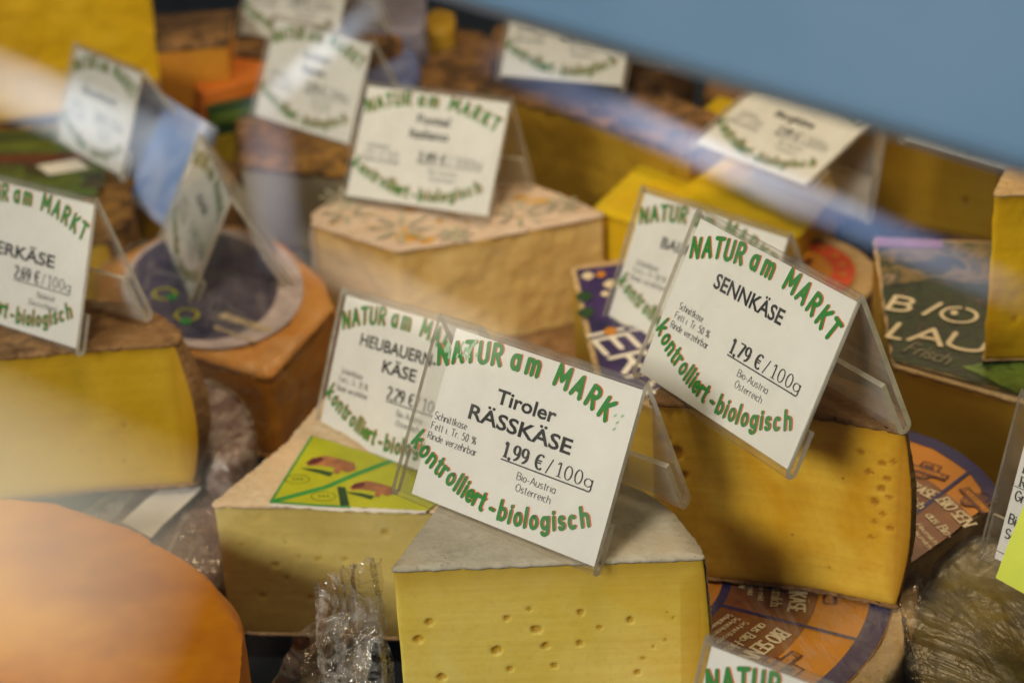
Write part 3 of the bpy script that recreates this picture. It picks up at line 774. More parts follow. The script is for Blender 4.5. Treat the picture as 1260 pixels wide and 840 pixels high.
heu = wedge('cheese_wedge', 'creamy wedge with coarse peach rind and a torn cow label', pts, 'cccccccc', .107, .043, P_HEU, R_CREAM,
      step=.0010, smooth=4, rt=.0015, bulge=.002, amp=.0003, rim=.0005, edge_w=.004,
      holes=[(0, .5, .55, .0014, .0008), (0, .22, .7, .0008, .0007), (0, .62, .72, .0008, .0006), (0, .6, .45, .001, .0006), (0, .72, .62, .0009, .0006), (0, .9, .6, .0012, .0006), (1, .55, .82, .0016, .001), (1, .25, .4, .001, .0006), (1, .15, .6, .0012, .0007), (0, .35, .3, .0012, .0006), (1, .8, .62, .0012, .0006), (0, .80, .30, .0012, .0006)], group='cheese wedges in the display')
# torn label with two cows on its rind
zl = .1078
lab = sheet('label', A2([(331, 619), (384, 536), (500, 572), (560, 600), (526, 628), (440, 624), (395, 622)], zl), zl, L_YEL, heu, edge=.0006)
sheet('torn_edge', A2([(331, 619), (395, 621), (440, 624), (526, 627), (524, 631), (440, 629), (390, 626), (333, 622)], zl + .0001), zl - .0001, PAPER, lab, step=.0015, edge=.0010)
ik = Ink()
def P(x, y): v = at(x, y, zl); return (v.x, v.y)
ik.ribbon([P(333, 618), P(384, 537)], lambda d: .0011, 0, True, 0)
ik.ribbon([P(336, 617), P(400, 600), P(440, 583), P(480, 568)], lambda d: .0028, 0, True, 0)
ik.ribbon([P(336, 618), P(390, 622), P(430, 624)], lambda d: .0013, 0, True, 0)
for (cx, cy) in ((366, 590), (398, 611)):
    ik.ribbon([P(cx + 15 * math.cos(t * PI / 8), cy + 5.5 * math.sin(t * PI / 8)) for t in range(17)], lambda d: .00028, 3, False, 2e-5)
    for q in (-5, 0, 5): ik.ribbon([P(cx + q - 1, cy - 1.5), P(cx + q + 2, cy + 1)], lambda d: .0005, 3, False, 2e-5)
def cow(x, y, s):
    def Q(l): return [P(x + a * s, y + b * s) for a, b in l]
    ik.poly(Q([(0, 0), (8, -6), (24, -9), (34, -7), (46, -4), (60, 0), (62, 8), (52, 12), (44, 9), (40, 14), (34, 12), (36, 6), (26, 4), (14, 3), (4, 4)]), 1, 4e-5)
    ik.poly(Q([(2, -1), (8, -5), (20, -7), (22, -3), (14, 1), (4, 2)]), 2, 8e-5)
    ik.poly(Q([(-6, 6), (16, 8), (34, 12), (30, 17), (18, 13), (2, 9)]), 3, 9e-5)
cow(376, 570, 1.0); cow(430, 600, .9)
ik.poly([P(415, 599), P(425, 600), P(430, 622), P(419, 623)], 3, 7e-5)
link('printing', mesh('printing', [Vector((a, b, zl + .0003 + c)) for a, b, c in ik.v], ik.f, [L_GRN, L_COW, L_MAR, L_DKG], ik.mi), lab)

# labelled pieces under and behind the golden wedge
def ring_label(root, c, R0, R1, a0, a1, z, mat, name='label'):
    n = 40; o = [Vector((c[0] + R1 * math.cos(math.radians(a0 + (a1 - a0) * i / n)), c[1] + R1 * math.sin(math.radians(a0 + (a1 - a0) * i / n)))) for i in range(n + 1)]
    if R0 > 0: o += [Vector((c[0] + R0 * math.cos(math.radians(a1 - (a1 - a0) * i / n)), c[1] + R0 * math.sin(math.radians(a1 - (a1 - a0) * i / n)))) for i in range(n + 1)]
    else: o.append(Vector(c))
    return sheet(name, o, z, mat, root, step=.003, thick=.00012)
def logo(ik, x, y, s):
    "cross shaped brand plaque: two bars, a dark disc and a small framed emblem"
    ik.poly([(x - 9 * s, y - 2.2 * s), (x + 9 * s, y - 2.2 * s), (x + 9 * s, y + 2.2 * s), (x - 9 * s, y + 2.2 * s)], 1, 2e-4)
    ik.poly([(x + 3.6 * s * math.cos(k * PI / 8), y - 1.6 * s + 4.4 * s * math.sin(k * PI / 8)) for k in range(16)], 1, 2.1e-4)
    ik.ribbon([(x - 3.6 * s, y + .5 * s), (x - 3.6 * s, y + 6.4 * s), (x + 3.6 * s, y + 6.4 * s), (x + 3.6 * s, y + .5 * s)], lambda d: .7 * s, 1, False, 2.2e-4)
    ik.poly([(x - 2.6 * s, y + 2 * s), (x - 1.8 * s, y + 5 * s), (x - .6 * s, y + 3.9 * s), (x + .8 * s, y + 5.4 * s), (x + 2.6 * s, y + 2 * s)], 1, 2.3e-4)
    ik.text('FLANDORFER ROSENMILCH', x - 8.3 * s, y - 1.1 * s, 2.3 * s, 16.6 * s, pen=.18, m=2, mode='serif', lift=3e-4, thin=.12)
    ik.text('BIO', x - 1.9 * s, y - 4.7 * s, 1.9 * s, 3.8 * s, pen=.2, m=2, mode='serif', lift=3e-4, thin=.12)
def flower_label(root, c, R1, a0, a1, z, segs, k=1.0):
    lb = ring_label(root, c, 0, R1, a0, a1, z, L_ORG)
    ring_label(lb, c, R1 - .0085 * k, R1 - .0003, a0, a1, z + .0002, BLUE, 'rim')
    ring_label(lb, c, .050 * k, .0535 * k, a0, a1, z + .0002, BLUE, 'rim')
    ring_label(lb, c, .0535 * k, .086 * k, a0, a1, z + .00015, L_BRN, 'panel')
    ik = Ink()
    for s0 in segs:
        a = math.radians(s0)
        ik.ribbon([(c[0] + math.cos(a) * .052 * k, c[1] + math.sin(a) * .052 * k), (c[0] + math.cos(a) * (R1 - .004), c[1] + math.sin(a) * (R1 - .004))], lambda d: .0016, 0, False, 1e-4)
    v0 = len(ik.v)
    for i, s0 in enumerate(segs):
        # one text block, written clockwise, in the middle of each segment
        am = math.radians(s0 + 17); tx = Vector((math.sin(am), -math.cos(am))); ty = Vector((math.cos(am), math.sin(am)))
        jk = Ink(); s = .001 * k
        jk.text('BIO\u00b7SENNK\u00c4SE', -17 * s, 75.5 * s, 6.0 * s, 34 * s, pen=.19, m=3, mode='serif', lift=3e-4, thin=.13)
        jk.text('aus Bio-Heumilch', -16 * s, 69 * s, 3.8 * s, 30 * s, pen=.2, m=3, mode='serif', lift=3e-4, thin=.12)
        for q, wd_ in ((64, 24), (60, 21), (56.5, 17)): jk.text('Schnittkaese mild', -13 * s, q * s, 2.2 * s, wd_ * s, pen=.2, m=3, mode='serif', lift=3e-4, thin=.12)
        logo(jk, 0, 90 * s, 1.15 * s)
        b = len(ik.v)
        for (u, v, n_) in jk.v: p = Vector(c) + tx * u + ty * v; ik.v.append((p.x, p.y, n_))
        ik.f += [tuple(q + b for q in f) for f in jk.f]; ik.mi += jk.mi
    link('printing', mesh('printing', [Vector((a, b, z + .0004 + n_)) for a, b, n_ in ik.v], ik.f, [BLUE, L_MAR, L_ORG, CREAM], ik.mi), lb)
    return lb
cA = (.0255, .632); RA = .1135
def sector(c, R_, a0, a1, n=26): return [Vector(c)] + [Vector((c[0] + R_ * math.cos(math.radians(a0 + (a1 - a0) * i / n)), c[1] + R_ * math.sin(math.radians(a0 + (a1 - a0) * i / n)))) for i in range(n + 1)]
secA = sector(cA, RA + .009, -92, 14)
ra = empty('wrapped_cheese', (cA[0] + .05, cA[1] - .03, .035), 'film wrapped wheel section with orange and blue ring label under the golden wedge', 'cheese', 'labelled wheel sections')
soft(secA, .1015, .035, R_TAN, .012, .001, 40, .004, 'body', ra)
flower_label(ra, cA, RA, -88, 8, .1022, (-63, -29, 5))
soft(secA, .1015, .036, film_mat('thin_film', (.97, .97, .95), .12, 30, .1, .05), .012, .0005, 50, .0022, 'film', ra, ridged=.0002, off=.0016, seed=3)
cB = (.098, .612)
dB = math.degrees(math.atan2(.655 - .617, .186 - .142))
polyB = A2([(1120, 694), (1170, 656), (1227, 612), (1222, 596), (1205, 577), (1180, 558), (1152, 543), (1115, 531), (1050, 540), (1000, 600), (1020, 690)], .110)
rb = empty('wrapped_cheese', (.16, .66, .04), 'wheel section with orange and blue ring label right of the golden wedge', 'cheese', 'labelled wheel sections')
soft(polyB, .1088, .036, R_TAN, .004, .0006, 40, .004, 'body', rb)
lb = sheet('label', polyB, .110, L_ORG, rb, step=.003)
z = .1103
sheet('rim', A2([(1228, 612), (1222, 594), (1205, 575), (1180, 556), (1152, 541), (1115, 529), (1115, 541), (1148, 552), (1172, 567), (1193, 582), (1206, 600), (1211, 621)], z), z, BLUE, lb)
sheet('panel', A2([(1110, 700), (1170, 658), (1195, 636), (1180, 620), (1150, 596), (1115, 572), (1060, 600), (1060, 690)], z), z, L_BRN, lb)
ik = Ink()
def frame_text(ik, o, e, fn):
    "fn draws in a local frame whose u axis runs from o to e"
    o = Vector(o); e = Vector(e); u = (e - o).normalized(); v = Vector((-u.y, u.x)); jk = Ink(); fn(jk, (e - o).length); b = len(ik.v)
    for (a, c_, n_) in jk.v: q = o + u * a + v * c_; ik.v.append((q.x, q.y, n_))
    ik.f += [tuple(i + b for i in f) for f in jk.f]; ik.mi += jk.mi
def PB(x, y): v = at(x, y, .1106); return (v.x, v.y)
ik.ribbon([PB(1193, 580), PB(1115, 640), PB(1080, 668)], lambda d: .0017, 0, False, 1e-4)
frame_text(ik, PB(1152, 616), PB(1186, 648), lambda k, L: k.text('BIO\u00b7SEN', 0, 0, .0052, L, pen=.2, m=3, mode='serif', lift=3e-4, thin=.13))
frame_text(ik, PB(1138, 634), PB(1166, 662), lambda k, L: k.text('aus Bio-', 0, 0, .0036, L, pen=.2, m=3, mode='serif', lift=3e-4, thin=.12))
frame_text(ik, PB(1127, 646), PB(1149, 670), lambda k, L: k.text('Heumilch', 0, 0, .0022, L, pen=.2, m=3, mode='serif', lift=3e-4, thin=.12))
frame_text(ik, PB(1121, 652), PB(1142, 676), lambda k, L: k.text('Heumilch', 0, 0, .0022, L, pen=.2, m=3, mode='serif', lift=3e-4, thin=.12))
frame_text(ik, PB(1090, 590), PB(1146, 614), lambda k, L: k.text('SENNK\u00c4SE', 0, 0, .0056, L, pen=.2, m=3, mode='serif', lift=3e-4, thin=.13))
frame_text(ik, PB(1090, 600), PB(1132, 626), lambda k, L: k.text('Heumilch', 0, 0, .0038, L, pen=.2, m=3, mode='serif', lift=3e-4, thin=.12))
frame_text(ik, PB(1113, 572), PB(1164, 588), lambda k, L: logo(k, L / 2, 0, L / 17))
frame_text(ik, PB(1188, 603), PB(1213, 628), lambda k, L: logo(k, L / 2, 0, L / 15))
link('printing', mesh('printing', [Vector((a, b, .1106 + n_)) for a, b, n_ in ik.v], ik.f, [BLUE, L_MAR, L_ORG, CREAM], ik.mi), lb)

# wrapped ochre piece at lower right
q = A2([(1112, 712), (1170, 668), (1245, 640), (1340, 650), (1360, 800), (1290, 930), (1150, 930)], .103)
r_ = empty('wrapped_cheese', (centre(q).x, centre(q).y, .035), 'brown and ochre cheese in crinkled cling film at the lower right corner', 'cheese', 'film wrapped cheeses')
R_OCH = rind_mat('ochre_mottled_rind', (.05, .032, .008), (.20, .15, .02), (.10, .065, .02), 50, .001)
soft(q, .100, .035, R_OCH, .014, .002, 30, .005, 'body', r_)
soft(q, .100, .036, film_mat('dull_film', (.74, .71, .62), .08, 13, .32, .03), .014, .0012, 20, .0016, 'film', r_, ridged=.0005, off=.0022, seed=5)

# orange block near the lens
q = A2([(-160, 610), (60, 616), (108, 618), (146, 634), (190, 668), (284, 724), (300, 742), (300, 775), (290, 900), (150, 1050), (-200, 1050)], .118)
r_ = empty('cheese_block', (centre(q).x, centre(q).y, .035), 'smooth orange cheese block at the lower left corner', 'cheese')
s = NT('orange_skin'); s.set(s.ramp(s.noise(16, 4, .6), [(.36, (.36, .105, .001)), (.5, (.46, .155, .001)), (.64, (.54, .22, .004))]), .5, s.bump(s.noise(60, 5), .25, .001), .2, .1)
soft(q, .118, .035, s.m, .007, .0006, 22, .003, 'body', r_)

# purple rinded cheese and the wrapped one under the mustard wedge
q = A2([(230, 462), (268, 470), (298, 500), (312, 540), (308, 566), (285, 582), (250, 578), (215, 520)], .082)
r_ = empty('round_cheese', (centre(q).x, centre(q).y, .035), 'rounded purple grey rinded cheese behind the mustard wedge', 'cheese')
soft(q, .086, .035, R_PURP, .016, .002, 40, .003, 'body', r_)
soft(q, .086, .036, FILM, .016, .001, 45, .003, 'film', r_, ridged=.0005, off=.0014, seed=12)
q = A2([(60, 650), (105, 618), (180, 596), (262, 572), (276, 640), (272, 700), (215, 730), (80, 760)], .068)
r_ = empty('wrapped_cheese', (centre(q).x, centre(q).y, .033), 'dark cheese in crumpled film with a white paper strip between orange block and cream wedge', 'cheese', 'film wrapped cheeses')
soft(q, .066, .033, R_PURP, .010, .002, 40, .004, 'body', r_)
zz = .0728
strip = [(150, 642), (178, 616), (208, 594), (246, 580), (247, 602), (226, 622), (200, 646), (186, 662)]
sheet('paper_strip', A2(strip, zz), zz, PAPER, r_)
soft(q, .066, .034, FILM2, .010, .0015, 32, .0014, 'film', r_, ridged=.0011, off=.0022, seed=22)

# loose film left of the pale wedge
def film_patch(fn, nu, nv, name, parent, mat, amp, freq, seed):
    vs = []; fs = []
    for j in range(nv + 1):
        for i in range(nu + 1):
            p = fn(i / nu, j / nv); q = p + Vector((seed, seed * .7, 0))
            q = Vector((i / nu * 2.2 + seed, j / nv * 9 + noise.noise(p * 30) * .8, seed)) / freq
            d = Vector((noise.noise(q * freq), noise.noise(q * freq + Vector((9, 0, 0))), noise.noise(q * freq + Vector((0, 9, 0)))))
            d2 = Vector((abs(noise.noise(q * freq * 2.6)), abs(noise.noise(q * freq * 2.6 + Vector((5, 0, 0)))), abs(noise.noise(q * freq * 2.6 + Vector((0, 5, 0))))))
            vs.append(p + d * amp + d2 * amp * .45)
    for j in range(nv):
        for i in range(nu):
            a = j * (nu + 1) + i; fs.append((a, a + 1, a + nu + 2, a + nu + 1))
    return link(name, mesh(name, vs, fs, mat, None, True), parent)
e0 = at(480, 690, .15)
r_ = empty('plastic_wrap', (e0.x - .02, e0.y, .035), 'crumpled loose cling film bunched left of the pale holed wedge', 'plastic wrap')
def col1(u, v):
    a = Vector((-.0475, .5565)); b = Vector((-.0475 - .024 - .003 * math.sin(u * 5), .5640)); q_ = a.lerp(b, v)
    return Vector((q_.x, q_.y - .009 * math.sin(PI * v) + .004 * math.sin(u * 4), -.0 + .163 - .014 * v * v - .10 * u + .004 * math.sin(PI * v)))
film_patch(col1, 110, 160, 'upright_fold', r_, FILM2, .005, 32, 1)
def col2(u, v):
    th = 2 * PI * v; rr = .008 + .016 * u + .004 * math.sin(th * 3 + u * 5)
    b = at(436, 788, .090)
    return Vector((b.x - .020 * u + rr * .8 * math.cos(th), b.y - .004 * u + rr * .6 * math.sin(th), .088 - .020 * u + rr * .9 * math.sin(th + .6)))
film_patch(col2, 120, 150, 'bunched_end', r_, FILM2, .006, 34, 4)
def col3(u, v):
    b = at(440 - 70 * u, 800 + 35 * u, .080)
    return Vector((b.x, b.y + (v - .5) * .02, .080 - .004 * u + (v - .5) * .034 * (1 - .6 * u)))
film_patch(col3, 120, 90, 'torn_tail', r_, FILM2, .006, 36, 9)

# ------------------------------------------------------------------ middle row
# ivory cheese carrying the Fontal card
pts = A2([(385, 262), (386, 276), (487, 308), (600, 292), (745, 264), (700, 243), (650, 225), (440, 222)], .1025)
fo = wedge('cheese_block', 'ivory block with pale pink rind and green star print under the Fontal card', pts, 'rccccccc', .1025, .035, P_FONT, R_PINK,
           step=.0016, smooth=3, bulge=.002, amp=.0012, rt=.001, rim=.0006, edge_w=.006, group='cheese wedges in the display')
ik = Ink()
def star(cx, cy, r):
    for k in range(8):
        a = k * PI / 4
        ik.ribbon([P2(cx + .35 * r * math.cos(a), cy + .16 * r * math.sin(a)), P2(cx + r * math.cos(a), cy + .45 * r * math.sin(a))], lambda d: .0022, 0, True, 0)
def P2(x, y): v = at(x, y, .1035); return (v.x, v.y)
for c_ in ((494, 280, 40), (428, 262, 30), (640, 262, 34), (560, 288, 20), (690, 252, 24), (380 + 40, 243, 26)): star(*c_)
link('printing', mesh('printing', [Vector((a, b, .1036 + c_)) for a, b, c_ in ik.v], ik.f, [paint('faded_green_print', (.42, .40, .27), .6, .3)], ik.mi), fo)

# amber cheese with the dark round label
pts = A2([(120, 400), (215, 428), (331, 463), (408, 378), (396, 345), (345, 300), (290, 278), (200, 290), (120, 330)], .084)
am = wedge('wrapped_cheese', 'amber block with a dark blue round label and film, left of the ivory block', pts, 'cccrrrrcc', .084, .036, P_ORG, R_WAX, step=.002, smooth=4, bulge=.004, amp=.0006, rt=.004, group='film wrapped cheeses')
cc = at(268, 362, .085); L_ = paint('white_band', (.60, .50, .52), .5, .3)
def ell(cx, cy, rx_, ry_, z, n=36, a0=0, a1=360): return [at(cx + rx_ * math.cos(math.radians(a0 + (a1 - a0) * i / n)), cy + ry_ * math.sin(math.radians(a0 + (a1 - a0) * i / n)), z).to_2d() for i in range(n)]
L_NAVY = print_mat('navy_print', [(.32, (.025, .024, .06)), (.5, (.10, .085, .13)), (.62, (.04, .04, .09)), (.74, (.30, .26, .28))], 38)
lb = sheet('label', ell(262, 355, 112, 74, .0855), .0855, L_, am)
sheet('centre', ell(250, 352, 92, 66, .0858), .0858, L_NAVY, lb)
ik = Ink()
def P3(x, y): v = at(x, y, .086); return (v.x, v.y)
frame_text(ik, P3(262, 394), P3(322, 414), lambda k, L: k.text('BIO KRUSTENKAES', 0, .004, .005, L, pen=.2, m=0, mode='serif', thin=.1))
frame_text(ik, P3(262, 404), P3(314, 422), lambda k, L: k.text('Naturrinde gewaschen', 0, .0, .003, L, pen=.2, m=0, mode='serif', thin=.1))
for (x, y) in ((203, 362), (230, 388)):
    ik.ribbon([P3(x + 14 * math.cos(t * PI / 8), y + 7 * math.sin(t * PI / 8)) for t in range(17)], lambda d: .0016, 1, False, 1e-4)
for (x, y) in ((212, 366), (229, 396)): ik.poly([P3(x + 7 * math.cos(t * PI / 5), y + 4 * math.sin(t * PI / 5)) for t in range(10)], 2, 2e-4)
link('printing', mesh('printing', [Vector((a, b, .0863 + c_)) for a, b, c_ in ik.v], ik.f, [CREAM, L_YEL, L_GRN], ik.mi), lb)
soft(pts, .086, .037, film_mat('taut_film', (.97, .96, .94), .12, 24, .16, .05), .006, .0008, 45, .003, 'film', am, ridged=.0003, off=.0018, seed=31)

# violet labelled triangle behind the cards
pts = A2([(703, 328), (735, 470), (800, 500), (960, 470), (1000, 400), (850, 330), (770, 318)], .106)
vi = wedge('cheese_block', 'yellow block with violet triangular label lettered ern', pts, 'ccccccc', .106, .045, P_YEL, R_TAN, step=.002, smooth=2, rt=.0008, bulge=0, group='cheese wedges in the display')
zv = .1072
lb = sheet('label', A2([(709, 332), (742, 470), (800, 488), (950, 460), (985, 400), (850, 335), (770, 325)], zv), zv, L_PUR, vi)
ik = Ink()
def P4(x, y): v = at(x, y, zv + .0003); return (v.x, v.y)
frame_text(ik, P4(724, 412), P4(792, 485), lambda k, L: k.text('IERN', 0, 0, .0165, L, pen=.17, m=0, mode='round'))
frame_text(ik, P4(748, 385), P4(815, 440), lambda k, L: k.text('\u00b7BAU', 0, 0.001, .0140, L, pen=.17, m=0, mode='round'))
for c_ in ((752, 350, 8, 2), (752, 408, 8, 1), (720, 365, 10, 3), (722, 385, 10, 3), (724, 340, 7, 2), (740, 338, 6, 1), (768, 345, 7, 2), (745, 362, 5, 2)):
    ik.poly([P4(c_[0] + c_[2] * math.cos(t * PI / 4) * (1 + .3 * math.sin(t * 5)), c_[1] + c_[2] * .7 * math.sin(t * PI / 4)) for t in range(8)], c_[3], 2e-4)
link('printing', mesh('printing', [Vector((a, b, zv + .0004 + c_)) for a, b, c_ in ik.v], ik.f, [WHITE, L_ORG, CREAM, L_DKG], ik.mi), lb)

# round cheese with orange label and red ring
cr = at(948, 335, .085); Rr = (at(1078, 350, .085) - cr).length
rr_ = empty('round_cheese', (cr.x, cr.y, .036), 'small round cheese with orange label and red ring behind the Sennk\u00e4se card', 'cheese')
def circ2(c, r, n=40): return [Vector((c.x + r * math.cos(2 * PI * i / n), c.y + r * math.sin(2 * PI * i / n))) for i in range(n)]
soft(circ2(cr, Rr), .085, .036, R_TAN, .008, .001, 40, .004, 'body', rr_)
lb = sheet('label', circ2(cr, Rr * .80), .0862, L_ORG, rr_)
o_ = circ2(cr, Rr * .78); i_ = circ2(cr, Rr * .58)
vs = [Vector((p.x, p.y, .0868)) for p in o_] + [Vector((p.x, p.y, .0868)) for p in i_]; n_ = len(o_)
link('ring', mesh('ring', vs, [(i, (i + 1) % n_, n_ + (i + 1) % n_, n_ + i) for i in range(n_)], L_RED), lb)
ik = Ink()
def P5(x, y): v = at(x, y, .087); return (v.x, v.y)
frame_text(ik, P5(955, 300), P5(1012, 300), lambda k, L: k.text('KAESE BIO', 0, 0, .006, L, pen=.2, m=0))
frame_text(ik, P5(960, 325), P5(1000, 325), lambda k, L: k.text('Natur', 0, 0, .009, L, pen=.2, m=0))
for k in range(20):
    a = 2 * PI * k / 20; q_ = Vector((cr.x + Rr * .68 * math.cos(a), cr.y + Rr * .68 * math.sin(a)))
    ik.poly([(q_.x + .0022 * math.cos(t * PI / 4), q_.y + .0022 * math.sin(t * PI / 4)) for t in range(8)], 1, 0)
link('printing', mesh('printing', [Vector((a, b, .0873 + c_)) for a, b, c_ in ik.v], ik.f, [L_MAR, L_ORG], ik.mi), lb)

# block with the picture label and cream capitals
pts = A2([(1075, 292), (1099, 449), (1250, 492), (1400, 520), (1420, 310), (1240, 298)], .130)
bl = wedge('cheese_block', 'ochre block with picture label in cream capitals at the right frame edge', pts, 'cccccc', .130, .045, P_DARK, R_TAN, step=.0025, smooth=2, rt=.0015, bulge=0, group='cheese wedges in the display')
zb_ = .1312
L_LAND = print_mat('landscape_print', [(.28, (.07, .03, .02)), (.42, (.025, .035, .01)), (.52, (.22, .14, .045)), (.6, (.03, .04, .012)), (.72, (.34, .22, .14))], 55)
L_DUSK = print_mat('dark_field_print', [(.34, (.010, .012, .008)), (.5, (.035, .05, .012)), (.58, (.012, .014, .008)), (.7, (.12, .08, .03))], 110)
L_MEAD = print_mat('meadow_print', [(.38, (.06, .10, .015)), (.52, (.16, .26, .04)), (.6, (.02, .03, .01)), (.75, (.22, .32, .06))], 55)
lb = sheet('label', A2([(1078, 294), (1100, 444), (1250, 486), (1398, 514), (1415, 312), (1240, 300)], zb_), zb_, L_LAND, bl)
sheet('dark_field', A2([(1086, 352), (1099, 441), (1250, 483), (1300, 492), (1300, 345), (1200, 350), (1150, 342)], zb_ + .0002), zb_ + .0003, L_DUSK, lb, edge=.002)
sheet('meadow', A2([(1185, 452), (1250, 484), (1330, 498), (1340, 455), (1250, 440)], zb_ + .0004), zb_ + .0006, L_MEAD, lb, edge=.002)
sheet('edge_strip', A2([(1076, 292), (1160, 296), (1160, 306), (1078, 304)], zb_ + .0004), zb_ + .0006, paint('mauve_print', (.26, .13, .25), .5, .3), lb)
ik = Ink()
def P6(x, y): v = at(x, y, zb_ + .001); return (v.x, v.y)
def big(ch, x, y, x2, y2, h, pen=.15): frame_text(ik, P6(x, y), P6(x2, y2), lambda k, L: k.text(ch, 0, 0, h, L, pen=pen, m=0, mode='round'))
big('B', 1092, 380, 1117, 384, .0135, .17); big('I', 1135, 386, 1138, 387, .0135, .17)
big('O', 1152, 392, 1196, 400, .0145, .12); big('L', 1092, 414, 1106, 417, .0135, .17); big('A', 1118, 418, 1157, 425, .0135, .17); big('U', 1164, 426, 1206, 434, .0135, .17)
ik.poly([P6(1174 + 5 * math.cos(t * PI / 4), 385 + 3 * math.sin(t * PI / 4)) for t in range(8)], 0, 1e-4)
frame_text(ik, P6(1112, 432), P6(1164, 448), lambda k, L: k.text('Frisch', 0, 0, .009, L, pen=.1, m=1, mode='round'))
link('printing', mesh('printing', [Vector((a, b, zb_ + .0011 + c_)) for a, b, c_ in ik.v], ik.f, [CREAM, paint('faint_script', (.20, .17, .10), .5)], ik.mi), lb)

# bright yellow block standing on it
pb = at(1208, 446, .133); zt_ = zfor(pb, 240)
q = [at(1208, 446, .133).to_2d(), at(1330, 440, .133).to_2d(), at(1350, 395, .133).to_2d(), at(1225, 405, .133).to_2d()]
wedge('cheese_block', 'upright bright yellow slab standing on the picture label at the right edge', q, 'cccc', zt_, .1335, P_YEL, R_TAN, step=.0015, smooth=2, rt=.001, bulge=0, amp=.0008, holes=[(0, .3, .25, .0012, .001), (0, .55, .9, .001, .001), (0, .4, .6, .0008, .0005)], group='cheese wedges in the display')

# far right card with note
NOTE = paint('yellow_green_note', (.60, .66, .07), .7, .06)
fr = sign('price card with a yellow green handwritten note at the right frame edge', (.2167, .5853, .1299, -.7978, .281, .0605, .886), [], None, None, None, blank=True, margin=.004)
card = [c_ for c_ in fr.children if c_.name.startswith('card')][0]
al = .886; a_ = min((abs(SH * math.cos(al * i / 2000) - SB * math.cos(al - al * i / 2000)), al * i / 2000) for i in range(2001))[1]
Fv = Vector((0, -SH * math.sin(a_), 0)); Vv = Vector((0, math.sin(a_), math.cos(a_))); Nv = Vector((0, -math.cos(a_), math.sin(a_)))
M_ = Matrix(((1, 0, 0, -SW / 2), (0, Vv.y, Nv.y, Fv.y), (0, Vv.z, Nv.z, Fv.z), (0, 0, 0, 1)))
ik = Ink(); mm = .001
for k, t_ in enumerate(('M', 'Fett', 'Rinde')): ik.text(t_, 8.0 * mm, (42.5 - k * 5.2) * mm, 3.6 * mm, None, pen=.13, mode='serif', thin=.08, lift=6e-5)
for k, (t_, yy) in enumerate((('Gruyere', 26.5), ('Bio', 17.3), ('Schweiz', 11.5))): ik.text(t_, 7.4 * mm, yy * mm, 3.7 * mm, None, pen=.12, mode='round', lift=6e-5)
for yy in (49, 31.4, 5.5): ik.ribbon([(6 * mm, yy * mm), (80 * mm, yy * mm)], lambda d: .25 * mm, 0, False, 6e-5)
link('small_print', ik.mesh('small_print', [INK], M_ @ Matrix.Translation((0, 0, -.00085))), card, False)
q = []
for (u, v) in ((14.5, 66), (9.6, 1.0), (60, -3), (70, 66)): q.append((u, v))
vs = []; fs = []; nu_, nv_ = 10, 16
for j in range(nv_ + 1):
    for i in range(nu_ + 1):
        u = (15.0 - 4.6 * (1 - j / nv_)) + (60) * i / nu_; v = -2 + 66 * j / nv_ - 2.5 * i / nu_
        vs.append(M_ @ Vector((u * mm, v * mm, .0011 + .0009 * math.sin(j * .5 + i * .3) + .003 * (1 - j / nv_) ** 3)))
for j in range(nv_):
    for i in range(nu_):
        a = j * (nu_ + 1) + i; fs.append((a, a + 1, a + nu_ + 2, a + nu_ + 1))
note = link('paper_note', mesh('paper_note', vs, fs, NOTE, None, True), None)
ik = Ink()
ik.text('C', 15.6 * mm, 43 * mm, 4 * mm, None, pen=.12, mode='round'); ik.text('4.99', 15.0 * mm, 34.5 * mm, 5 * mm, None, pen=.12, mode='round'); ik.text('Heu', 14.5 * mm, 26 * mm, 5 * mm, None, pen=.12, mode='round')
note['label'] = 'yellow green handwritten paper note stuck on the far right price card'; note['category'] = 'note'
note.location = fr.location; note.rotation_euler = fr.rotation_euler
link('handwriting', ik.mesh('handwriting', [INKG], M_ @ Matrix.Translation((0, 0, .0026))), note, False)

# ------------------------------------------------------------------ back row
# bright yellow piece, cut face up
pts = A2([(728, 258), (800, 190), (885, 118), (985, 150), (1030, 235), (985, 290), (880, 300), (790, 276)], .100)
wedge('cheese_block', 'bright yellow block lying flat under the Bergk\u00e4se card', pts, 'cccccccc', .100, .036, P_YEL, P_YEL, step=.002, smooth=1, rt=.001, bulge=0, group='cheese wedges in the display')
# dark ochre wedge behind the Fontal card
pts = A2([(590, 108), (720, 142), (848, 188), (900, 150), (760, 88), (620, 78)], .118)
wedge('cheese_wedge', 'dark ochre wedge with crusty brown rind behind the Fontal card', pts, 'cccccc', .118, .035, P_DARK, R_DARK, step=.002, smooth=1, rt=.003, bulge=0, amp=.001, rim=.0015, holes=[(1, .85, .8, .002, .001), (1, .4, .4, .002, .001)], group='cheese wedges in the display')
B_PK = print_mat('blue_packet_print', [(.3, (.04, .05, .16)), (.5, (.12, .15, .33)), (.65, (.22, .25, .42)), (.8, (.05, .06, .2))], 45)
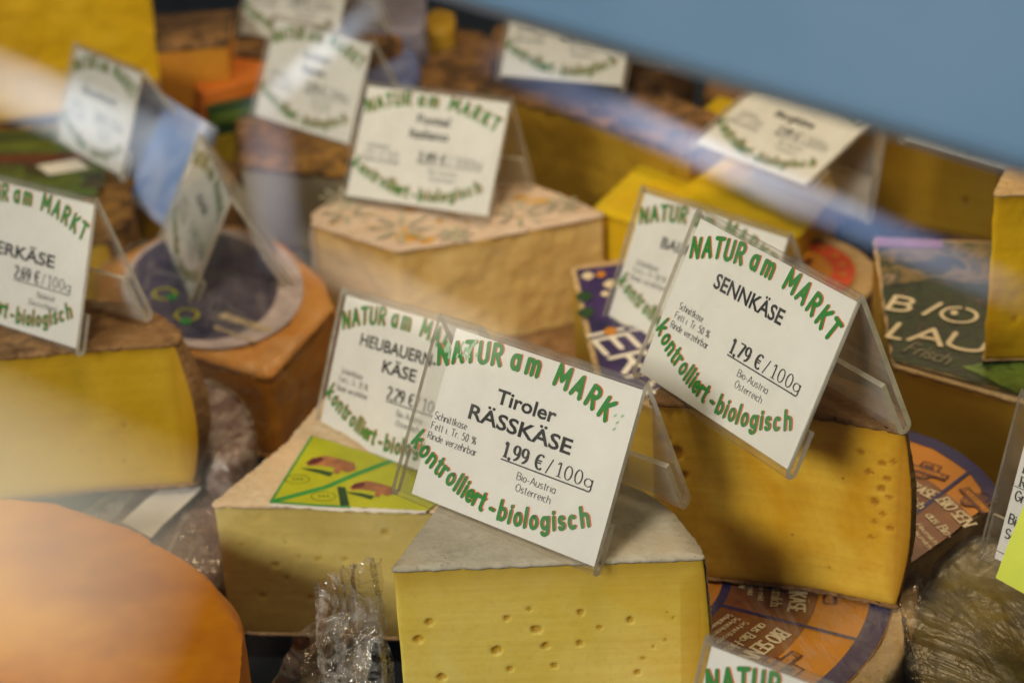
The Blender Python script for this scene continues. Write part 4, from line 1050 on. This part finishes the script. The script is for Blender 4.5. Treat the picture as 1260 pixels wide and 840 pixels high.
# brown and purple pieces left of it
q = A2([(500, 120), (505, 60), (560, 30), (620, 50), (640, 110), (560, 130)], .085)
tag(soft(q, .085, .035, R_DARK, .006, .002, 40, .005, 'round_cheese'), 'dull dark brown rinded wheel behind the Fontal card', 'cheese')
q = A2([(430, 118), (445, 60), (500, 45), (520, 90), (500, 125)], .095)
tag(soft(q, .095, .035, B_PK, .006, .002, 50, .005, 'cheese_packet'), 'blue violet packet between the Sommer Rahm and Fontal cards', 'packet', 'printed cheese packets')
q = A2([(520, 40), (528, 8), (556, 6), (562, 36)], .10)
tag(soft(q, .10, .035, P_DARK, .003, .001, 50, .006, 'cheese_block'), 'small yellow block at the top edge right of the blurred cards', 'cheese')
q = A2([(415, 40), (420, -30), (520, -30), (525, 35)], .11)
tag(soft(q, .11, .035, paint('lilac_wrap', (.22, .20, .25), .5, .3), .006, .002, 50, .006, 'cheese_packet'), 'greyish lilac wrapped packet at the top edge', 'packet', 'printed cheese packets')
# herb crusted wedge below the Sommer Rahm card
pts = A2([(296, 200), (420, 212), (450, 190), (430, 140), (330, 120), (292, 150)], .088)
wedge('cheese_wedge', 'yellow wedge with dark herb crust under the Sommer Rahm card', pts, 'cccccc', .088, .035, paste_mat('greyish_paste', (.24, .20, .13), (.40, .24, .02), (.30, .26, .19)), R_HERB, step=.002, smooth=1, rt=.004, bulge=0, rim=.0012, group='cheese wedges in the display')
# orange wheel with green label
pts = A2([(250, 116), (330, 94), (430, 96), (430, 58), (300, 60), (252, 72), (238, 100)], .105)
og = wedge('round_cheese', 'orange rinded wheel with green and yellow side label left of the Sommer Rahm card', pts, 'rrrrrrr', .105, .035, P_ORG, R_ORG, step=.002, smooth=1, bulge=.003)
def side_band(parent, a, b, z0, z1, mat, name='label', off=.006):
    d = (b - a).normalized(); n = Vector((d.y, -d.x)) * off; vs = []
    for z in (z0, z1): vs += [(a.x + n.x, a.y + n.y, z), (b.x + n.x, b.y + n.y, z), (b.x, b.y, z), (a.x, a.y, z)]
    return link(name, mesh(name, vs, [(0, 1, 5, 4), (1, 2, 6, 5), (2, 3, 7, 6), (3, 0, 4, 7), (4, 5, 6, 7), (3, 2, 1, 0)], mat), parent)
a_, b_ = A2([(250, 116), (430, 80)], .105)
lb = side_band(og, a_, b_, .050, .098, L_DKG)
L_OLV = paint('olive_print', (.09, .15, .02), .4, .4, 60, .3)
side_band(lb, a_, b_, .060, .078, paint('mustard_print', (.50, .36, .02), .5, .4), 'band', .0068)
side_band(lb, a_, b_, .086, .093, L_OLV, 'band', .0068)
# stacked packets behind it
q = A2([(192, 60), (280, 52), (285, 12), (190, 18)], .13)
wedge('cheese_block', 'blurred amber block at the top edge right of the large yellow block', q, 'cccc', .13, .085, P_ORG, R_DARK, step=.002, smooth=1, rt=.003, bulge=0)
q = A2([(198, 100), (250, 96), (280, 60), (200, 62)], .10)
tag(soft(q, .10, .035, print_mat('grey_packet_print', [(.3, (.05, .05, .09)), (.5, (.30, .29, .26)), (.7, (.42, .40, .34))], 18), .004, .001, 50, .006, 'cheese_packet'), 'grey and navy packet between the yellow block and the orange wheel', 'packet', 'printed cheese packets')
# large yellow block, upper left
pA, pB_ = A2([(-120, 168), (204, 122)], .045)
nb_ = Vector((-(pB_ - pA).y, (pB_ - pA).x)).normalized()
q = [pA, pB_, pB_ + nb_ * .16, pA + nb_ * .16]
wedge('cheese_block', 'large bright yellow block filling the upper left corner', q, 'cccc', zfor(Vector((pB_.x, pB_.y, 0)), -60), .045, P_YEL, R_TAN, step=.002, smooth=1, rt=.001, bulge=0, amp=.001, group='cheese wedges in the display')
# green striped and herb crusted piece below it
pts = A2([(-90, 300), (60, 300), (130, 292), (160, 262), (156, 225), (250, 190), (255, 170), (140, 150), (-90, 158)], .080)
hb = wedge('cheese_wedge', 'yellow wedge with herb crust and green striped label behind the left card', pts, 'ccrrccccc', .080, .036, P_YEL, R_HERB, step=.002, smooth=1, rt=.004, bulge=.003, rim=.0012, group='cheese wedges in the display')
zg = .0818
L_STR = print_mat('green_stripe_print', [(.30, (.015, .02, .01)), (.45, (.10, .14, .02)), (.55, (.02, .02, .01)), (.7, (.16, .07, .02)), (.8, (.2, .24, .08))], 30)
lb = sheet('label', A2([(-80, 162), (130, 156), (128, 230), (60, 262), (-80, 262)], zg), zg, L_STR, hb)
for yy, c_ in ((168, L_DKG), (182, L_OLV), (196, L_MAR), (240, L_OLV)):
    sheet('stripe', A2([(-80, yy - 3), (120, yy - 8), (120, yy + 2), (-80, yy + 8)], zg + .0003), zg + .0004, c_, lb)
sheet('stripe', A2([(45, 205), (95, 196), (110, 208), (60, 216)], zg + .0003), zg + .0007, WHITE, lb)
# blue packet leaning right of the small blurred card
def slab4(name, P4_, th, mat):
    c4 = [Vector(p) for p in P4_]; n = (c4[1] - c4[0]).cross(c4[3] - c4[0]).normalized() * th; nu_ = 12; vs = []; fs = []
    for s_ in (0, 1):
        for j in range(nu_ + 1):
            for i in range(nu_ + 1):
                p = c4[0].lerp(c4[1], i / nu_).lerp(c4[3].lerp(c4[2], i / nu_), j / nu_)
                vs.append(p - n * s_ + n.normalized() * fbm(p, 60, 2) * .0015)
    K = (nu_ + 1) ** 2
    for j in range(nu_):
        for i in range(nu_):
            q_ = j * (nu_ + 1) + i; fs.append((q_, q_ + 1, q_ + nu_ + 2, q_ + nu_ + 1)); fs.append((q_ + K, q_ + K + nu_ + 1, q_ + K + nu_ + 2, q_ + K + 1))
    r = list(range(nu_ + 1)) + [j * (nu_ + 1) + nu_ for j in range(1, nu_ + 1)] + [nu_ * (nu_ + 1) + i for i in range(nu_ - 1, -1, -1)] + [j * (nu_ + 1) for j in range(nu_ - 1, 0, -1)]
    for i in range(len(r)): fs.append((r[i], r[i] + K, r[(i + 1) % len(r)] + K, r[(i + 1) % len(r)]))
    return link(name, mesh(name, vs, fs, mat, None, True))
s = NT('sky_blue_packet'); g_ = s.n.new('ShaderNodeSeparateXYZ'); s.l(s.tc.outputs['Generated'], g_.inputs[0])
c1_ = s.ramp(g_.outputs[2], [(.0, (.50, .54, .62)), (.14, (.48, .50, .62)), (.24, (.10, .18, .40)), (.75, (.14, .24, .48)), (1, (.30, .34, .52))])
s.set(s.mix(s.ramp(s.noise(30, 4), [(.4, (0, 0, 0)), (.7, (.5, .5, .5))]), c1_, (.5, .56, .70)), .35, None, .5, 0, .4)
o_ = slab4('cheese_packet', [at(140, 232, .070), at(206, 284, .070), at(250, 148, .118), at(170, 98, .118)], .012, s.m)
tag(o_, 'sky blue packet leaning right of the small blurred card', 'packet', 'printed cheese packets')
# right back wedge
pa_, pb2 = A2([(1070, 262), (1225, 292)], .08)
nb_ = Vector((-(pb2 - pa_).y, (pb2 - pa_).x)).normalized()
q = [pa_, pb2, pb2 + nb_ * .08, pa_ + nb_ * .08]
wedge('cheese_wedge', 'shadowed ochre wedge behind the picture labelled block', q, 'cccc', .150, .075, P_DARK, R_BROWN, step=.002, smooth=1, rt=.003, bulge=0, holes=[(0, .75, .3, .002, .002)], group='cheese wedges in the display')
# far filler pieces seen in the gaps
for k, (pp, z1, m_, lbl) in enumerate([
    ([(600, 80), (610, 20), (760, 0), (860, 70), (790, 100)], .128, R_DARK, 'dark rinded wheel behind the small far card'),
    ([(860, 110), (900, 60), (1010, 80), (1080, 150), (1010, 190)], .09, R_BROWN, 'brown rinded piece under the blue rail behind the yellow block'),
    ([(270, 66), (290, 0), (420, -20), (500, 40), (430, 76)], .108, R_DARK, 'far dark speckled piece behind the Sommer Rahm card'),
    ([(1085, 250), (1100, 150), (1300, 190), (1300, 300)], .07, R_DARK, 'dark rinded piece below the shadowed ochre wedge'),
    ([(150, 130), (160, 90), (240, 95), (300, 150), (300, 240), (210, 240)], .060, R_BROWN, 'low brown rinded piece behind the edge-on card'),
    ([(395, 330), (420, 300), (720, 330), (720, 460), (560, 480), (420, 440)], .03 + .012, R_BROWN, 'low brown piece in front of the ivory block'),
    ]):
    q = A2(pp, z1); tag(soft(q, z1, .033, m_, .008, .002, 40, .007, 'cheese_piece'), lbl, 'cheese')

# ------------------------------------------------------------------ display case: blue rail and glass
D = Vector((.661, -.750, 0)); NC = Vector((-.750, -.661, 0)); P0 = Vector((-.012, .411, .400))
def rail():
    s = NT('blue_enamel'); s.set(s.ramp(s.noise(14, 3), [(.3, (.10, .18, .27)), (.7, (.13, .215, .305))]), .35, None, .4)
    prof = [(0, 0), (-.004, -.002), (-.03, -.002), (-.034, .002), (-.034, .20), (-.030, .204), (.0, .204), (.004, .200), (.004, .004)]
    vs = []; fs = []; n = len(prof)
    for t in (-1.2, 1.0):
        for a, z in prof: p = P0 + D * t + NC * a + Vector((0, 0, z)); vs.append(p)
    for i in range(n): fs.append((i, (i + 1) % n, n + (i + 1) % n, n + i))
    fs += [tuple(range(n - 1, -1, -1)), tuple(range(n, 2 * n))]
    tag(link('case_rail', mesh('case_rail', vs, fs, s.m)), 'blurred blue painted rail of the display case across the top right', 'rail')
rail()
def glass():
    s = NT('case_glass'); n = s.n
    tr = n.new('ShaderNodeBsdfTransparent'); tr.inputs[0].default_value = (.95, .96, .96, 1)
    g = n.new('ShaderNodeBsdfGlossy'); g.inputs['Roughness'].default_value = .0
    m = n.new('ShaderNodeMixShader'); s.l(s.schlick(.07), m.inputs[0]); s.l(tr.outputs[0], m.inputs[1]); s.l(g.outputs[0], m.inputs[2]); s.l(m.outputs[0], s.o.inputs[0])
    up = (-NC * math.sin(math.radians(35)) + Vector((0, 0, 1)) * math.cos(math.radians(35)))
    a = P0 + NC * .001 + Vector((0, 0, .01)); nn = D.cross(up).normalized()
    if nn.dot(NC) < 0: nn = -nn
    vs = [a - D * 1.2, a + D * 1.0, a + D * 1.0 - up * .46, a - D * 1.2 - up * .46]
    me = mesh('case_glass', vs, [(0, 1, 2, 3)], s.m)
    tag(link('case_glass', me), 'clear sloping front glass of the display case', 'glass pane')
glass()
